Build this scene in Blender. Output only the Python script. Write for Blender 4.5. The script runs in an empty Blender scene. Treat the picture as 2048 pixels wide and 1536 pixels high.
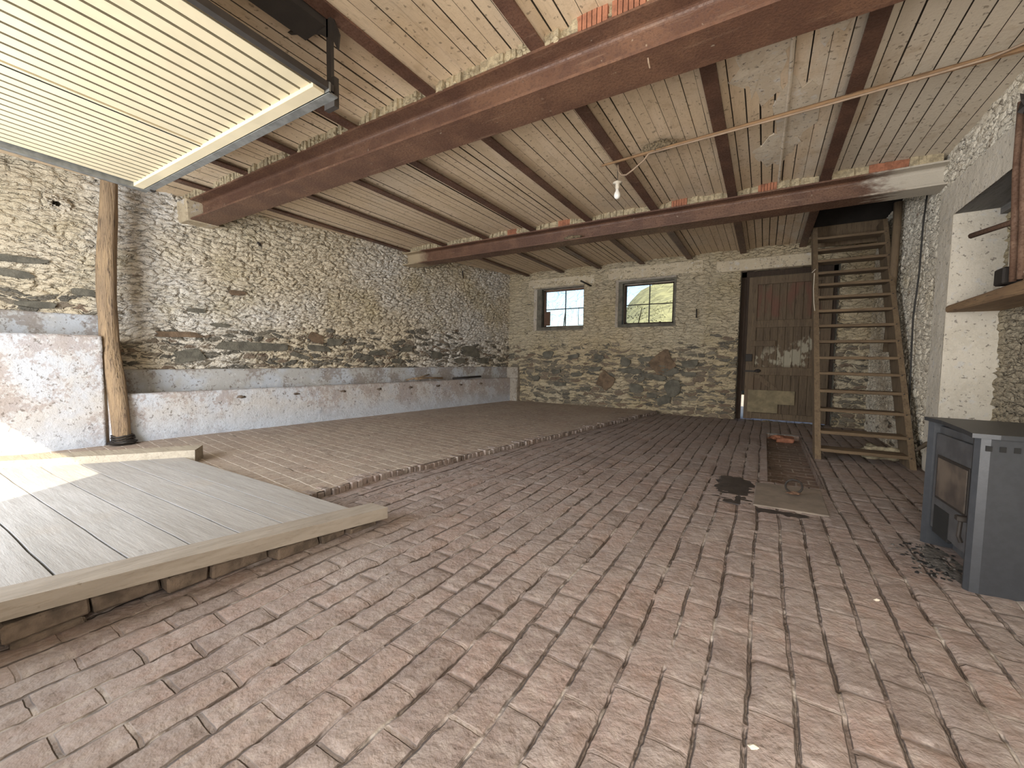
import bpy, bmesh, math, random
import numpy as np
from mathutils import Vector, Matrix, noise as mn

random.seed(7)
S = bpy.context.scene
COL = S.collection

# ------------------------------------------------------------------ camera
F_PX, YAW, PITCH, ROLL = 822.07, 0.549173, -0.0615312, 0.0134111
CAMZ = 1.05
fw = Vector((-math.sin(YAW)*math.cos(PITCH), math.cos(YAW)*math.cos(PITCH), math.sin(PITCH)))
rt = Vector((math.cos(YAW), math.sin(YAW), 0)); up = rt.cross(fw)
r2 = rt*math.cos(ROLL)+up*math.sin(ROLL); u2 = -rt*math.sin(ROLL)+up*math.cos(ROLL)
cd = bpy.data.cameras.new('camera'); cam = bpy.data.objects.new('camera', cd); COL.objects.link(cam)
cd.sensor_width = 36; cd.lens = F_PX/2048*36; cd.clip_start = .02; cd.clip_end = 500
M = Matrix((r2, u2, -fw)).transposed().to_4x4(); M.translation = Vector((0, 0, CAMZ)); cam.matrix_world = M
S.camera = cam

# ------------------------------------------------------------------ world, sun, daylight
S.view_settings.view_transform = 'Standard'; S.view_settings.look = 'None'
S.view_settings.gamma = 1; S.view_settings.use_curve_mapping = False
S.view_settings.exposure = 0.58
S.cycles.max_bounces = 8; S.cycles.diffuse_bounces = 4; S.cycles.glossy_bounces = 2; S.cycles.transmission_bounces = 4; S.cycles.adaptive_threshold = .045
w = bpy.data.worlds.new('sky'); S.world = w; w.use_nodes = True
nt = w.node_tree; nt.nodes.clear()
sk = nt.nodes.new('ShaderNodeTexSky'); sk.sky_type = 'NISHITA'; sk.sun_disc = False
sk.sun_elevation = math.radians(41); sk.sun_rotation = math.radians(143); sk.air_density = 1.0; sk.dust_density = 2.5
bg = nt.nodes.new('ShaderNodeBackground'); bg.inputs[1].default_value = 0.22
ow = nt.nodes.new('ShaderNodeOutputWorld')
nt.links.new(sk.outputs[0], bg.inputs[0]); nt.links.new(bg.outputs[0], ow.inputs[0])

def light(name, kind, loc, direction, energy, color, **kw):
    l = bpy.data.lights.new(name, kind); l.energy = energy; l.color = color
    for k, v in kw.items(): setattr(l, k, v)
    o = bpy.data.objects.new(name, l); COL.objects.link(o); o.location = loc
    o.rotation_euler = Vector(direction).to_track_quat('-Z', 'Y').to_euler(); return o
light('sun', 'SUN', (3, -5, 6), (-.76, 1, -1.1), 5.5, (1, .88, .66), angle=math.radians(.5))
# boosted daylight by the garage doorway; fill added at a made-up door behind camera
light('garage_daylight', 'AREA', (-3.88, -1.14, 1.3), (.10, 1, .24), 170, (.90, .95, 1.0), shape='RECTANGLE', size=2.2, size_y=2.3)
light('added_doorway_fill', 'AREA', (.2, -1.14, 1.25), (.25, 1, .40), 120, (1.0, .94, .86), shape='RECTANGLE', size=1.7, size_y=2.2)

# ------------------------------------------------------------------ node helpers
def newmat(name, rough=.85):
    m = bpy.data.materials.new(name); m.use_nodes = True
    n = m.node_tree.nodes; n.clear()
    o = n.new('ShaderNodeOutputMaterial'); b = n.new('ShaderNodeBsdfPrincipled')
    b.inputs['Roughness'].default_value = rough
    m.node_tree.links.new(b.outputs[0], o.inputs[0])
    return m, N(m), b, o
class N:
    def __init__(s, m): s.t = m.node_tree
    def nd(s, typ, ins=None, **kw):
        n = s.t.nodes.new(typ)
        for k, v in kw.items(): setattr(n, k, v)
        for k, v in (ins or {}).items(): s.set(n.inputs[k], v)
        return n
    def set(s, sock, v):
        if isinstance(v, bpy.types.NodeSocket): s.t.links.new(v, sock)
        else:
            if isinstance(v, (tuple, list)) and len(v) == 3 and sock.type == 'RGBA': v = (*v, 1)
            sock.default_value = v
    def obj(s): return s.nd('ShaderNodeTexCoord').outputs['Object']
    def map(s, v, scale=(1, 1, 1), rot=(0, 0, 0), loc=(0, 0, 0)):
        return s.nd('ShaderNodeMapping', {'Vector': v, 'Scale': scale, 'Rotation': rot, 'Location': loc}).outputs[0]
    def noise(s, v, scale, detail=4, rough=.55, out=0, dist=0):
        return s.nd('ShaderNodeTexNoise', {'Vector': v, 'Scale': scale, 'Detail': min(detail, 2.5 if scale >= 9 else 3.5), 'Roughness': rough, 'Distortion': dist}).outputs[out]
    def vor(s, v, scale, feature='F1', out='Distance', rnd=1):
        return s.nd('ShaderNodeTexVoronoi', {'Vector': v, 'Scale': scale, 'Randomness': rnd}, feature=feature).outputs[out]
    def m(s, op, a, b=0.0, c=None, clamp=False):
        n = s.nd('ShaderNodeMath', operation=op, use_clamp=clamp); s.set(n.inputs[0], a); s.set(n.inputs[1], b)
        if c is not None: s.set(n.inputs[2], c)
        return n.outputs[0]
    def v(s, op, a, b=(0, 0, 0), scale=None):
        n = s.nd('ShaderNodeVectorMath', operation=op); s.set(n.inputs[0], a); s.set(n.inputs[1], b)
        if scale is not None: s.set(n.inputs['Scale'], scale)
        return n.outputs[0]
    def ss(s, x, a, b, lo=0.0, hi=1.0):
        return s.nd('ShaderNodeMapRange', {'Value': x, 'From Min': a, 'From Max': b, 'To Min': lo, 'To Max': hi}, interpolation_type='SMOOTHSTEP').outputs[0]
    def mix(s, f, a, b, blend='MIX'):
        n = s.nd('ShaderNodeMix', data_type='RGBA', blend_type=blend)
        s.set(n.inputs[0], f); s.set(n.inputs[6], a); s.set(n.inputs[7], b); return n.outputs[2]
    def ramp(s, f, stops):
        n = s.nd('ShaderNodeValToRGB', {'Fac': f}); e = n.color_ramp.elements
        while len(e) < len(stops): e.new(.5)
        for k, (p, c) in zip(e, stops): k.position = p; k.color = (*c, 1)
        return n.outputs[0]
    def sep(s, v):
        n = s.nd('ShaderNodeSeparateXYZ', {0: v}); return n.outputs
    def comb(s, x, y, z):
        return s.nd('ShaderNodeCombineXYZ', {0: x, 1: y, 2: z}).outputs[0]
    def bump(s, h, dist, strength=1.0, normal=None):
        n = s.nd('ShaderNodeBump', {'Height': h, 'Distance': dist, 'Strength': strength})
        if normal is not None: s.set(n.inputs['Normal'], normal)
        return n.outputs[0]
def displace(m, q, o, h, scale, mid=0.0, b=None, hb=None, bd=.02):
    if b: q.set(b.inputs['Normal'], q.bump(hb, bd, 1.0))
    d = q.nd('ShaderNodeDisplacement', {'Height': h, 'Midlevel': mid, 'Scale': scale}); q.t.links.new(d.outputs[0], o.inputs['Displacement'])
    m.displacement_method = 'DISPLACEMENT'

# ------------------------------------------------------------------ materials
def mat_stone(name, ztop=1.45, worn=.5, tint=(.72, .62, .46), cool=(.76, .72, .66), seed=0.0, dirt=0.0, relief=1.0):
    m, q, b, o = newmat(name, .93)
    p = q.map(q.obj(), loc=(seed, seed, 0)); x, y, z = q.sep(p)
    wv = q.v('SUBTRACT', q.noise(p, 2.3, 3, .5, 1), (.5, .5, .5))
    pw = q.v('ADD', p, q.v('SCALE', wv, scale=.20))
    wf = q.v('SUBTRACT', q.noise(p, 14, 3, .6, 1), (.5, .5, .5)); pw = q.v('ADD', pw, q.v('SCALE', wf, scale=.05))
    st = q.map(pw, scale=(1, 1, 3.7))
    d = q.vor(st, 5.2, 'DISTANCE_TO_EDGE'); cell = q.vor(st, 5.2, 'F1', 'Color')
    cr, cg, cb = q.sep(cell)
    st2 = q.map(pw, scale=(1, 1, 4.6)); d2 = q.vor(st2, 11, 'DISTANCE_TO_EDGE')
    body = q.ss(d, .0, .13); small = q.ss(d2, 0, .1)
    fine = q.noise(q.map(p, scale=(1, 1, 2.2)), 38, 5, .65); med = q.noise(q.map(p, scale=(1, 1, 2.5)), 9, 4, .6)
    # exposure of bare stone
    zone = q.m('ADD', z, q.m('MULTIPLY', q.m('SUBTRACT', q.noise(p, 1.1, 3), .5), 1.1))
    th = q.ss(zone, ztop-.25, ztop+.35, 1-worn, 1.0)
    ex = q.m('MULTIPLY', q.ss(q.m('SUBTRACT', cr, q.m('SUBTRACT', th, q.m('MULTIPLY', q.m('SUBTRACT', med, .5), .5))), 0, .06), q.ss(q.m('ADD', d, q.m('MULTIPLY', q.m('SUBTRACT', fine, .5), .09)), .05, .075))
    stonec = q.ramp(cg, [(0, (.07, .064, .052)), (.35, (.135, .12, .092)), (.6, (.20, .168, .122)), (.8, (.19, .12, .075)), (1, (.27, .235, .175))])
    stonec = q.mix(q.m('MULTIPLY', fine, .8), stonec, q.mix(.5, stonec, (.34, .31, .26)))
    big = q.ss(q.noise(p, .55, 3), .38, .62)
    wash = q.mix(big, tint, cool)
    wash = q.mix(q.ss(med, .42, .75, 0, .5), wash, (.47, .39, .28))
    yel = q.ss(q.noise(q.map(p, loc=(7, 3, 1)), 1.4, 4, .6), .5, .72, 0, .5); wash = q.mix(yel, wash, (.52, .43, .25))
    blot = q.ss(q.noise(p, 22, 4, .7), .62, .75, 0, .5); wash = q.mix(blot, wash, (.22, .185, .14))
    # crevices: darker tone along the open joints
    crn = q.noise(p, 5.5, 4, .65)
    crack = q.m('MULTIPLY', q.ss(q.m('ADD', d, q.m('MULTIPLY', q.m('SUBTRACT', fine, .5), .05)), .0, .032, 1, 0), q.ss(crn, .43, .54))
    crack2 = q.m('MULTIPLY', q.ss(d2, .0, .02, 1, 0), q.ss(q.noise(p, 6.5, 3, .6), .50, .58))
    crack = q.m('MAXIMUM', crack, q.m('MULTIPLY', crack2, .9))
    hole = q.ss(q.noise(q.map(p, scale=(1, 1, 1.8)), 17, 2, .5), .70, .76); crack = q.m('MAXIMUM', crack, hole)
    c = q.mix(ex, wash, stonec)
    if dirt: c = q.mix(q.ss(q.m('ADD', z, q.m('MULTIPLY', med, .6)), .55, .1, 0, dirt), c, (.30, .23, .14))
    nick = q.m('MULTIPLY', q.ss(q.noise(q.map(pw, scale=(1, 1, 4.5)), 11, 3, .6), .60, .67), q.ss(q.noise(p, 1.7, 3, .6), .36, .55)); crack = q.m('MAXIMUM', crack, q.m('MULTIPLY', nick, .75))
    c = q.mix(q.m('MULTIPLY', crack, .88), c, (.055, .042, .028))
    q.set(b.inputs['Base Color'], c)
    h = q.m('ADD', q.m('MULTIPLY', body, q.m('ADD', .35, q.m('MULTIPLY', cb, .75))), q.m('MULTIPLY', small, .30))
    h = q.m('ADD', h, q.m('MULTIPLY', med, .8)); h = q.m('ADD', h, q.m('MULTIPLY', fine, .6))
    h = q.m('SUBTRACT', h, q.m('MULTIPLY', crack, .75)); h = q.m('SUBTRACT', h, q.m('MULTIPLY', ex, .22))
    displace(m, q, o, h, .029*relief, 1.4, b, q.m('ADD', q.m('ADD', q.m('MULTIPLY', body, .5), q.m('MULTIPLY', med, .8)), q.m('MULTIPLY', fine, 1.0)), .026*relief)
    return m
def mat_plaster(name, base=(.50, .48, .465), stain=(.27, .19, .15), amount=.5, blue=.45, disp=.010):
    m, q, b, o = newmat(name, .9); p = q.obj(); x, y, z = q.sep(p)
    a = q.noise(p, 2.2, 6, .65); f = q.noise(p, 30, 5, .7); g = q.noise(q.map(p, loc=(4, 9, 2)), 3.1, 5, .62)
    c = q.mix(q.ss(a, .40, .62), base, q.mix(blue, base, (.50, .56, .66)))
    far = q.ss(y, 3.0, 7.0, 0, .10) if name.startswith('trough') else 0.0
    top = q.ss(z, .30, .58, -.02, .05) if name == 'trough limewash' else 0.0
    c = q.mix(q.ss(q.m('ADD', q.m('ADD', g, q.m('ADD', far, top)), q.m('MULTIPLY', q.m('SUBTRACT', f, .5), .5)), .50, .60, 0, amount), c, stain)
    c = q.mix(q.ss(q.noise(p, 12, 4, .7), .56, .70, 0, .5), c, (.60, .60, .60))
    c = q.mix(q.ss(q.noise(q.map(p, loc=(1, 5, 5)), 24, 4, .75), .58, .68, 0, .75), c, (.14, .115, .095))
    if name.startswith('trough'): c = q.mix(q.ss(q.m('ADD', z, q.m('MULTIPLY', a, .5)), .62, .30, 0, .55), c, (.47, .54, .64))
    q.set(b.inputs['Base Color'], c)
    h = q.m('ADD', q.m('MULTIPLY', a, .9), q.m('ADD', q.m('MULTIPLY', f, .3), q.m('MULTIPLY', q.noise(p, 9, 5, .65), .7)))
    displace(m, q, o, h, disp*2.0, .95, b, f, disp*.8)
    return m
def mat_brickfloor(name, swap=True, rot=0.0, c1=(.265, .195, .172), c2=(.205, .157, .142), dust=(.335, .292, .275), dustamt=.75, bw=.252, rh=.1245, light=.27, disp=.013, jd0=.36):
    m, q, b, o = newmat(name, .82); p0 = q.obj()
    p = q.map(p0, rot=(0, 0, rot)) if rot else p0
    x, y, z = q.sep(p)
    big = q.v('SUBTRACT', q.noise(p, .7, 2, .5, 1), (.5, .5, .5)); sm = q.v('SUBTRACT', q.noise(p, 11, 3, .6, 1), (.5, .5, .5))
    pw = q.v('ADD', p, q.v('ADD', q.v('SCALE', big, scale=.07), q.v('SCALE', sm, scale=.012)))
    wx, wy, wz = q.sep(pw)
    vec = q.comb(wy, wx, 0.0) if swap else q.comb(wx, wy, 0.0)
    br = q.nd('ShaderNodeTexBrick', {'Vector': vec, 'Color1': (0, 0, 0), 'Color2': (1, 1, 1), 'Mortar': (.5, .5, .5), 'Scale': 1.0, 'Mortar Size': .0085, 'Mortar Smooth': .45, 'Bias': 0.0, 'Brick Width': bw, 'Row Height': rh})
    br.offset = .5
    rnd, mort = br.outputs[0], br.outputs[1]
    # long joints alone (rows): deeper than the cross joints
    u = q.m('FRACT', q.m('DIVIDE', wx if swap else wy, rh)); lj = q.ss(q.m('ADD', q.m('ABSOLUTE', q.m('SUBTRACT', u, .5)), q.m('MULTIPLY', q.m('SUBTRACT', q.noise(p, 26, 2, .6), .5), .07)), .44, .485)
    f = q.noise(p, 55, 5, .7); md = q.noise(p, 9, 5, .65); lg = q.noise(p, 1.3, 4, .6)
    brick = q.mix(q.m('ADD', q.m('MULTIPLY', q.sep(rnd)[0], .9), q.m('MULTIPLY', md, .2)), tuple(k*1.12 for k in c1), tuple(k*.9 for k in c2))
    brick = q.mix(q.ss(q.noise(q.map(p, loc=(3, 3, 0)), 2.6, 3), .52, .68, 0, .35), brick, (.34, .215, .165))
    c = q.mix(q.m('MULTIPLY', q.ss(q.m('ADD', q.m('MULTIPLY', lg, .6), q.m('MULTIPLY', md, .5)), .40, .72), dustamt, clamp=True), brick, dust)
    c = q.mix(q.ss(f, .35, .75, 0, .45), c, dust)
    sc2 = q.noise(p, 17, 5, .72); c = q.mix(q.ss(sc2, .50, .68, 0, .45), c, (.20, .155, .13)); c = q.mix(q.ss(sc2, .46, .32, 0, .3), c, (.44, .39, .35))
    jn = q.noise(q.map(p, loc=(8, 1, 0)), 3.4, 3, .6)
    jd = q.ss(jn, jd0, jd0+.12)                                  # dark open joints against dusty filled ones
    jc = q.mix(jd, (.50*light/.35, .45*light/.35, .40*light/.35), (.075, .055, .042))
    jm = q.m('MAXIMUM', q.m('MULTIPLY', mort, q.ss(q.noise(q.map(p, loc=(1, 6, 0)), 2.1, 3, .6), .40, .58, .10, .60)), q.m('MULTIPLY', lj, q.ss(q.noise(q.map(p, loc=(4, 4, 0)), 5, 3, .6), .36, .5)))
    c = q.mix(q.m('MULTIPLY', jm, .8), c, jc)
    pits = q.m('MULTIPLY', q.ss(q.vor(q.v('ADD', p, q.v('SCALE', sm, scale=.03)), 34, 'F1'), .26, .10), q.ss(q.noise(p, 6.1, 4, .65), .50, .60))
    c = q.mix(q.m('MULTIPLY', pits, .55), c, (.11, .08, .065))
    spots = q.ss(q.noise(q.map(p, loc=(2, 7, 0)), 31, 3, .6), .68, .74, 0, .6); c = q.mix(spots, c, (.10, .075, .06))
    q.set(b.inputs['Base Color'], c)
    h = q.m('SUBTRACT', q.m('ADD', q.m('MULTIPLY', md, .55), q.m('ADD', q.m('MULTIPLY', f, .35), q.m('MULTIPLY', sc2, .45))), q.m('MULTIPLY', jm, q.m('ADD', .35, q.m('MULTIPLY', jd, 1.0))))
    h = q.m('ADD', h, q.m('MULTIPLY', q.sep(rnd)[0], .18)); h = q.m('SUBTRACT', h, q.m('MULTIPLY', pits, .38))
    h = q.m('ADD', h, q.m('MULTIPLY', lg, 1.2))
    displace(m, q, o, h, disp, 1.0, b, q.m('SUBTRACT', q.m('ADD', q.m('MULTIPLY', f, .35), q.m('MULTIPLY', sc2, .55)), q.m('MULTIPLY', jm, q.m('ADD', .35, jd))), disp)
    return m
def mat_concrete(name, base=(.60, .465, .315)):
    m, q, b, o = newmat(name, .9); p = q.obj(); x, y, z = q.sep(p)
    bd = q.m('FLOOR', q.m('DIVIDE', q.m('ADD', x, .02), .0975)); wn = q.nd('ShaderNodeTexWhiteNoise', {'W': bd}, noise_dimensions='1D').outputs[0]
    s = q.map(p, scale=(3, .6, 1)); a = q.noise(s, 2.2, 5, .6); g = q.noise(q.map(p, scale=(9, 1, 1)), 8, 4, .65); f = q.noise(p, 45, 4, .7)
    c = q.mix(q.m('MULTIPLY', wn, .35), base, (.49, .37, .25))
    c = q.mix(q.ss(a, .45, .70, 0, .7), c, (.68, .54, .39)); c = q.mix(q.ss(g, .5, .75, 0, .5), c, (.36, .27, .175))
    c = q.mix(q.ss(q.noise(p, 1.0, 3), .52, .68, 0, .35), c, (.52, .45, .36))
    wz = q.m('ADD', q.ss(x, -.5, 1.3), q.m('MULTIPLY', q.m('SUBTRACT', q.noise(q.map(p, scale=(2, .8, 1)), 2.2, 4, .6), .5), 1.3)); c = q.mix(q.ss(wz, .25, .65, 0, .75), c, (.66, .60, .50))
    c = q.mix(q.ss(q.noise(p, 28, 2, .5), .62, .70, 0, .65), c, (.15, .11, .07)); c = q.mix(q.ss(q.noise(q.map(p, loc=(9, 1, 4)), 6, 5, .7), .54, .70, 0, .4), c, (.38, .27, .16))
    q.set(b.inputs['Base Color'], c)
    h = q.m('ADD', q.m('MULTIPLY', g, .5), q.m('MULTIPLY', f, .5)); q.set(b.inputs['Normal'], q.bump(h, .006, .8))
    return m
def mat_rust(name, base=(.110, .054, .034), hi=(.165, .086, .052), spec=.5, rough=.5, smear=False):
    m, q, b, o = newmat(name, rough); p = q.obj(); x, y, z = q.sep(p)
    a = q.noise(p, 3, 5, .6); f = q.noise(p, 60, 5, .75); g = q.noise(q.map(p, scale=(.3, 3, 3)), 9, 4, .6)
    c = q.mix(q.ss(a, .4, .65), base, hi); c = q.mix(q.ss(f, .45, .7, 0, .6), c, (base[0]*.55, base[1]*.5, base[2]*.5))
    c = q.mix(q.ss(g, .6, .75, 0, .3), c, (.33, .22, .15))
    c = q.mix(q.ss(q.noise(q.map(p, loc=(5, 5, 5)), 20, 3, .6), .70, .75, 0, .6), c, (.38, .31, .23))
    if smear:
        k = q.ss(q.m('ADD', x, q.m('MULTIPLY', q.m('SUBTRACT', q.noise(q.map(p, scale=(1, 3, 3)), 6, 5, .7), .5), .9)), .78, 1.15)
        c = q.mix(q.m('MULTIPLY', k, .92), c, (.50, .46, .39))
        k2 = q.ss(q.m('ADD', x, q.m('MULTIPLY', q.m('SUBTRACT', q.noise(p, 7, 5, .7), .5), .35)), -5.25, -5.5); c = q.mix(q.m('MULTIPLY', k2, .8), c, (.47, .38, .25))
    q.set(b.inputs['Base Color'], c)
    q.set(b.inputs['Roughness'], q.ss(f, .3, .7, rough-.12, rough+.2)); b.inputs['Specular IOR Level'].default_value = spec
    q.set(b.inputs['Normal'], q.bump(q.m('ADD', f, q.m('MULTIPLY', a, .6)), .004, .7))
    return m
def mat_wood(name, c1, c2, dark, axis=0, rough=.85, grain=1.0, bumpd=.004, dust=None, knots=True):
    m, q, b, o = newmat(name, rough); p = q.obj()
    sc = [14, 14, 14]; sc[axis] = 1.1; s = q.map(p, scale=tuple(sc))
    wv = q.noise(s, 1.6, 6, .62, dist=.6); g2 = q.noise(s, 5, 5, .7); lg = q.noise(p, 2.3, 4, .6)
    ri = q.nd('ShaderNodeObjectInfo').outputs['Random']
    c = q.mix(q.ss(wv, .35, .65), c1, c2); c = q.mix(q.ss(g2, .52, .68, 0, .75*grain), c, dark)
    c = q.mix(q.m('MULTIPLY', ri, .25), c, dark)
    c = q.mix(q.ss(lg, .5, .72, 0, .4), c, dust or c1)
    c = q.mix(q.ss(q.noise(p, 26, 3, .6), .68, .74, 0, .6), c, dark)
    q.set(b.inputs['Base Color'], c)
    q.set(b.inputs['Normal'], q.bump(q.m('ADD', q.m('MULTIPLY', g2, 1.0), q.m('MULTIPLY', wv, .8)), bumpd, .9))
    return m
def mat_plain(name, c, rough=.6, metal=0.0, var=.25, scale=8, bumpd=.0015):
    m, q, b, o = newmat(name, rough); p = q.obj(); a = q.noise(p, scale, 5, .65); f = q.noise(p, scale*6, 3, .6)
    d = tuple(k*(1-var) for k in c); cc = q.mix(q.ss(a, .35, .65), c, d); cc = q.mix(q.ss(f, .6, .75, 0, var), cc, tuple(k*.5 for k in c))
    q.set(b.inputs['Base Color'], cc); b.inputs['Metallic'].default_value = metal
    q.set(b.inputs['Normal'], q.bump(f, bumpd, .6)); return m

MS_L = mat_stone('whitewashed rubble left', 1.4, .68, seed=3.1)
MS_B = mat_stone('whitewashed rubble back', 1.3, .66, (.60, .49, .32), (.60, .52, .38), seed=11.3, dirt=.4)
PL_T0 = None
MS_R = mat_stone('whitewashed rubble right', .3, .15, (.84, .77, .64), (.85, .80, .69), seed=21.7, relief=.55)
PL_T = mat_plaster('trough limewash')
PL_D = mat_plaster('trough backing plaster', (.40, .39, .375), (.22, .18, .15), .7, .5, .006)
PL_W = mat_plaster('cream lintel plaster', (.56, .48, .35), (.42, .35, .26), .4, 0, .008)
PL_R = mat_plaster('pale jamb plaster', (.66, .61, .52), (.54, .49, .40), .4, 0, .008)
FL_M = mat_brickfloor('worn brick paving')
FL_L = mat_brickfloor('tan brick paving', swap=False, rot=math.radians(6.5), c1=(.33, .255, .205), c2=(.28, .215, .175), dust=(.42, .36, .30), light=.46, dustamt=.6, disp=.0055, jd0=.56)
FL_G = mat_brickfloor('gutter brick', swap=True, rot=0, bw=.32, rh=.09, c1=(.22, .16, .13), c2=(.16, .12, .10), disp=.006)
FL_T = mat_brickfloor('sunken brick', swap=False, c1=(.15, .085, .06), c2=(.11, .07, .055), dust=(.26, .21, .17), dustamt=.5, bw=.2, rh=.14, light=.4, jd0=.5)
CONC = mat_concrete('board formed concrete')
RUST = mat_rust('painted rusty steel', smear=True)
RUST1 = mat_rust('painted rusty steel near')
RUSTJ = mat_rust('joist steel', (.085, .042, .028), (.14, .07, .045))
IRON = mat_plain('old black iron', (.028, .022, .018), .7)
RPIPE = mat_rust('rusted pipe', (.12, .065, .04), (.20, .12, .08), rough=.75)
WGREY_X = mat_wood('weathered plank', (.395, .38, .37), (.33, .315, .30), (.23, .21, .19), 0, grain=.35, dust=(.36, .315, .27), bumpd=.0018)
WGREY_Y = mat_wood('weathered edge board', (.37, .33, .285), (.30, .265, .225), (.19, .155, .12), 1, grain=.5, bumpd=.002)
WTIM = mat_wood('grey timber', (.40, .35, .275), (.34, .295, .23), (.19, .16, .12), 0, bumpd=.003)
WPOST = mat_wood('rough post', (.38, .265, .155), (.27, .19, .12), (.09, .06, .04), 2, grain=1.3, bumpd=.02)
WSTAIR = mat_wood('stair wood', (.19, .13, .075), (.14, .095, .055), (.06, .04, .025), 0)
WSTR = mat_wood('stringer wood', (.19, .135, .08), (.145, .10, .06), (.07, .047, .03), 2)
WDOOR = mat_wood('door wood', (.155, .112, .070), (.115, .082, .052), (.045, .03, .019), 2, dust=(.15, .095, .06))
def add_paint():
    m = mat_wood('door boards with old paint', (.155, .112, .070), (.115, .082, .052), (.045, .03, .019), 2, dust=(.15, .095, .06)); q = N(m); p = q.obj(); x, y, z = q.sep(p)
    b = [n for n in m.node_tree.nodes if n.type == 'BSDF_PRINCIPLED'][0]; old = b.inputs['Base Color'].links[0].from_socket
    n1 = q.noise(q.map(p, scale=(1, 1, .5)), 9, 4, .6); n2 = q.noise(p, 40, 3, .7)
    reg = q.m('MULTIPLY', q.ss(z, .92, 1.02), q.ss(q.m('SUBTRACT', z, q.m('MULTIPLY', x, .45)), 1.38, 1.12))
    k = q.ss(q.m('ADD', q.m('ADD', n1, q.m('MULTIPLY', n2, .15)), q.m('MULTIPLY', reg, .12)), .64, .74)
    c = q.mix(q.m('MULTIPLY', q.m('MULTIPLY', k, reg), .85), old, (.36, .33, .25))
    red = q.m('MULTIPLY', q.ss(z, 1.8, 1.9), q.ss(q.noise(q.map(p, scale=(1, 1, .3)), 5, 3), .45, .65, 0, .6)); c = q.mix(red, c, (.16, .062, .045))
    q.set(b.inputs['Base Color'], c); return m
WDOORP = add_paint()
WDARK = mat_wood('dark frame wood', (.06, .038, .025), (.045, .028, .018), (.018, .012, .008), 2)
WBAT = mat_wood('batten wood', (.33, .20, .10), (.26, .155, .08), (.11, .065, .035), 0, bumpd=.002)
WSHELF = mat_wood('shelf wood', (.33, .215, .115), (.25, .155, .085), (.10, .062, .038), 1)
BOARDP = mat_plain('pale patch board', (.26, .21, .125), .85, 0, .35, 6)
CREAM = mat_plain('cream painted sheet', (.60, .515, .35), .55, 0, .10, 3, .0005)
SEAM = mat_plain('sheet groove painted shade and dirt', (.20, .175, .12), .6)  # darker tone puts occlusion and dirt of the rib grooves into the colour
GALV = mat_plain('galvanised steel', (.27, .275, .265), .5, .55, .3, 14)
STOVE = mat_plain('grey stove enamel', (.050, .054, .062), .42, .35, .12, 30, .0004)
STOVED = mat_plain('dusty stove door', (.105, .105, .11), .55, .2, .3, 9)
SOOT = mat_plain('soot black', (.012, .012, .012), .9)
ASH = mat_plain('ash', (.16, .15, .14), .95, 0, .6, 40, .004)
SLATE = mat_plain('bare slate', (.15, .138, .108), .85, 0, .4, 9, .012)
RSTONE = mat_plain('rust brown stone', (.185, .125, .078), .85, 0, .45, 9, .012)
BRICKR = mat_plain('bare red brick', (.36, .15, .085), .85, 0, .35, 14, .006)
GAPD = mat_plain('dirt and painted shade in gaps', (.07, .05, .03), .95, 0, .4, 30)  # dark tone holds both groove shade and dirt on the board edges
MORT = mat_plain('crumbling mortar', (.50, .42, .28), .95, 0, .4, 22, .015)
DIRTB = mat_plain('dirty footing brick', (.16, .12, .09), .9, 0, .5, 12, .01)
SLAB = mat_plain('cover slab', (.24, .20, .165), .8, 0, .25, 5, .002)
WETS = mat_plain('damp stain brick', (.055, .045, .042), .5, 0, .4, 14, .003)
NEST = mat_plain('mud nest', (.27, .21, .13), .95, 0, .6, 60, .012)
WHITEP = mat_plain('white porcelain', (.62, .56, .46), .4, 0, .15)
CABLE = mat_plain('dusty cable', (.36, .26, .18), .7)
BCABLE = mat_plain('black cable', (.02, .018, .016), .6)
WOODG = mat_plain('loft board with painted shade', (.022, .017, .013), .95)  # near-black tone puts the loft's darkness into the boards
SOFF = mat_wood('grey soffit board', (.20, .195, .185), (.155, .15, .145), (.08, .075, .07), 1)
GRAVEL = mat_plain('pale yard gravel', (.46, .41, .33), .95, 0, .3, 20, .01)
LEAF = mat_plain('yellow green leaves', (.34, .33, .10), .8, 0, .6, 20)
HILLM = mat_plain('dry hillside grass', (.30, .29, .14), .95, 0, .5, .6)
TWIG = mat_plain('twig bark', (.10, .075, .05), .9)
STAINP = mat_plain('door paint remains', (.36, .33, .25), .85, 0, .5, 14)
mg, qg, bgl, og = newmat('old glass', .04)
bgl.inputs['Transmission Weight'].default_value = 1; bgl.inputs['IOR'].default_value = 1.01; bgl.inputs['Base Color'].default_value = (.93, .97, .97, 1)
GLASS = mg
mg, qg, bb, og = newmat('bulb glass', .12); bb.inputs['Base Color'].default_value = (.85, .83, .78, 1); BULB = mg
mg, qg, bb, og = newmat('sooty stove glass', .35); pg = qg.obj()
qg.set(bb.inputs['Base Color'], qg.mix(qg.ss(qg.noise(pg, 5, 4), .4, .65), (.06, .05, .045), (.15, .12, .095))); SGLASS = mg

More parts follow.
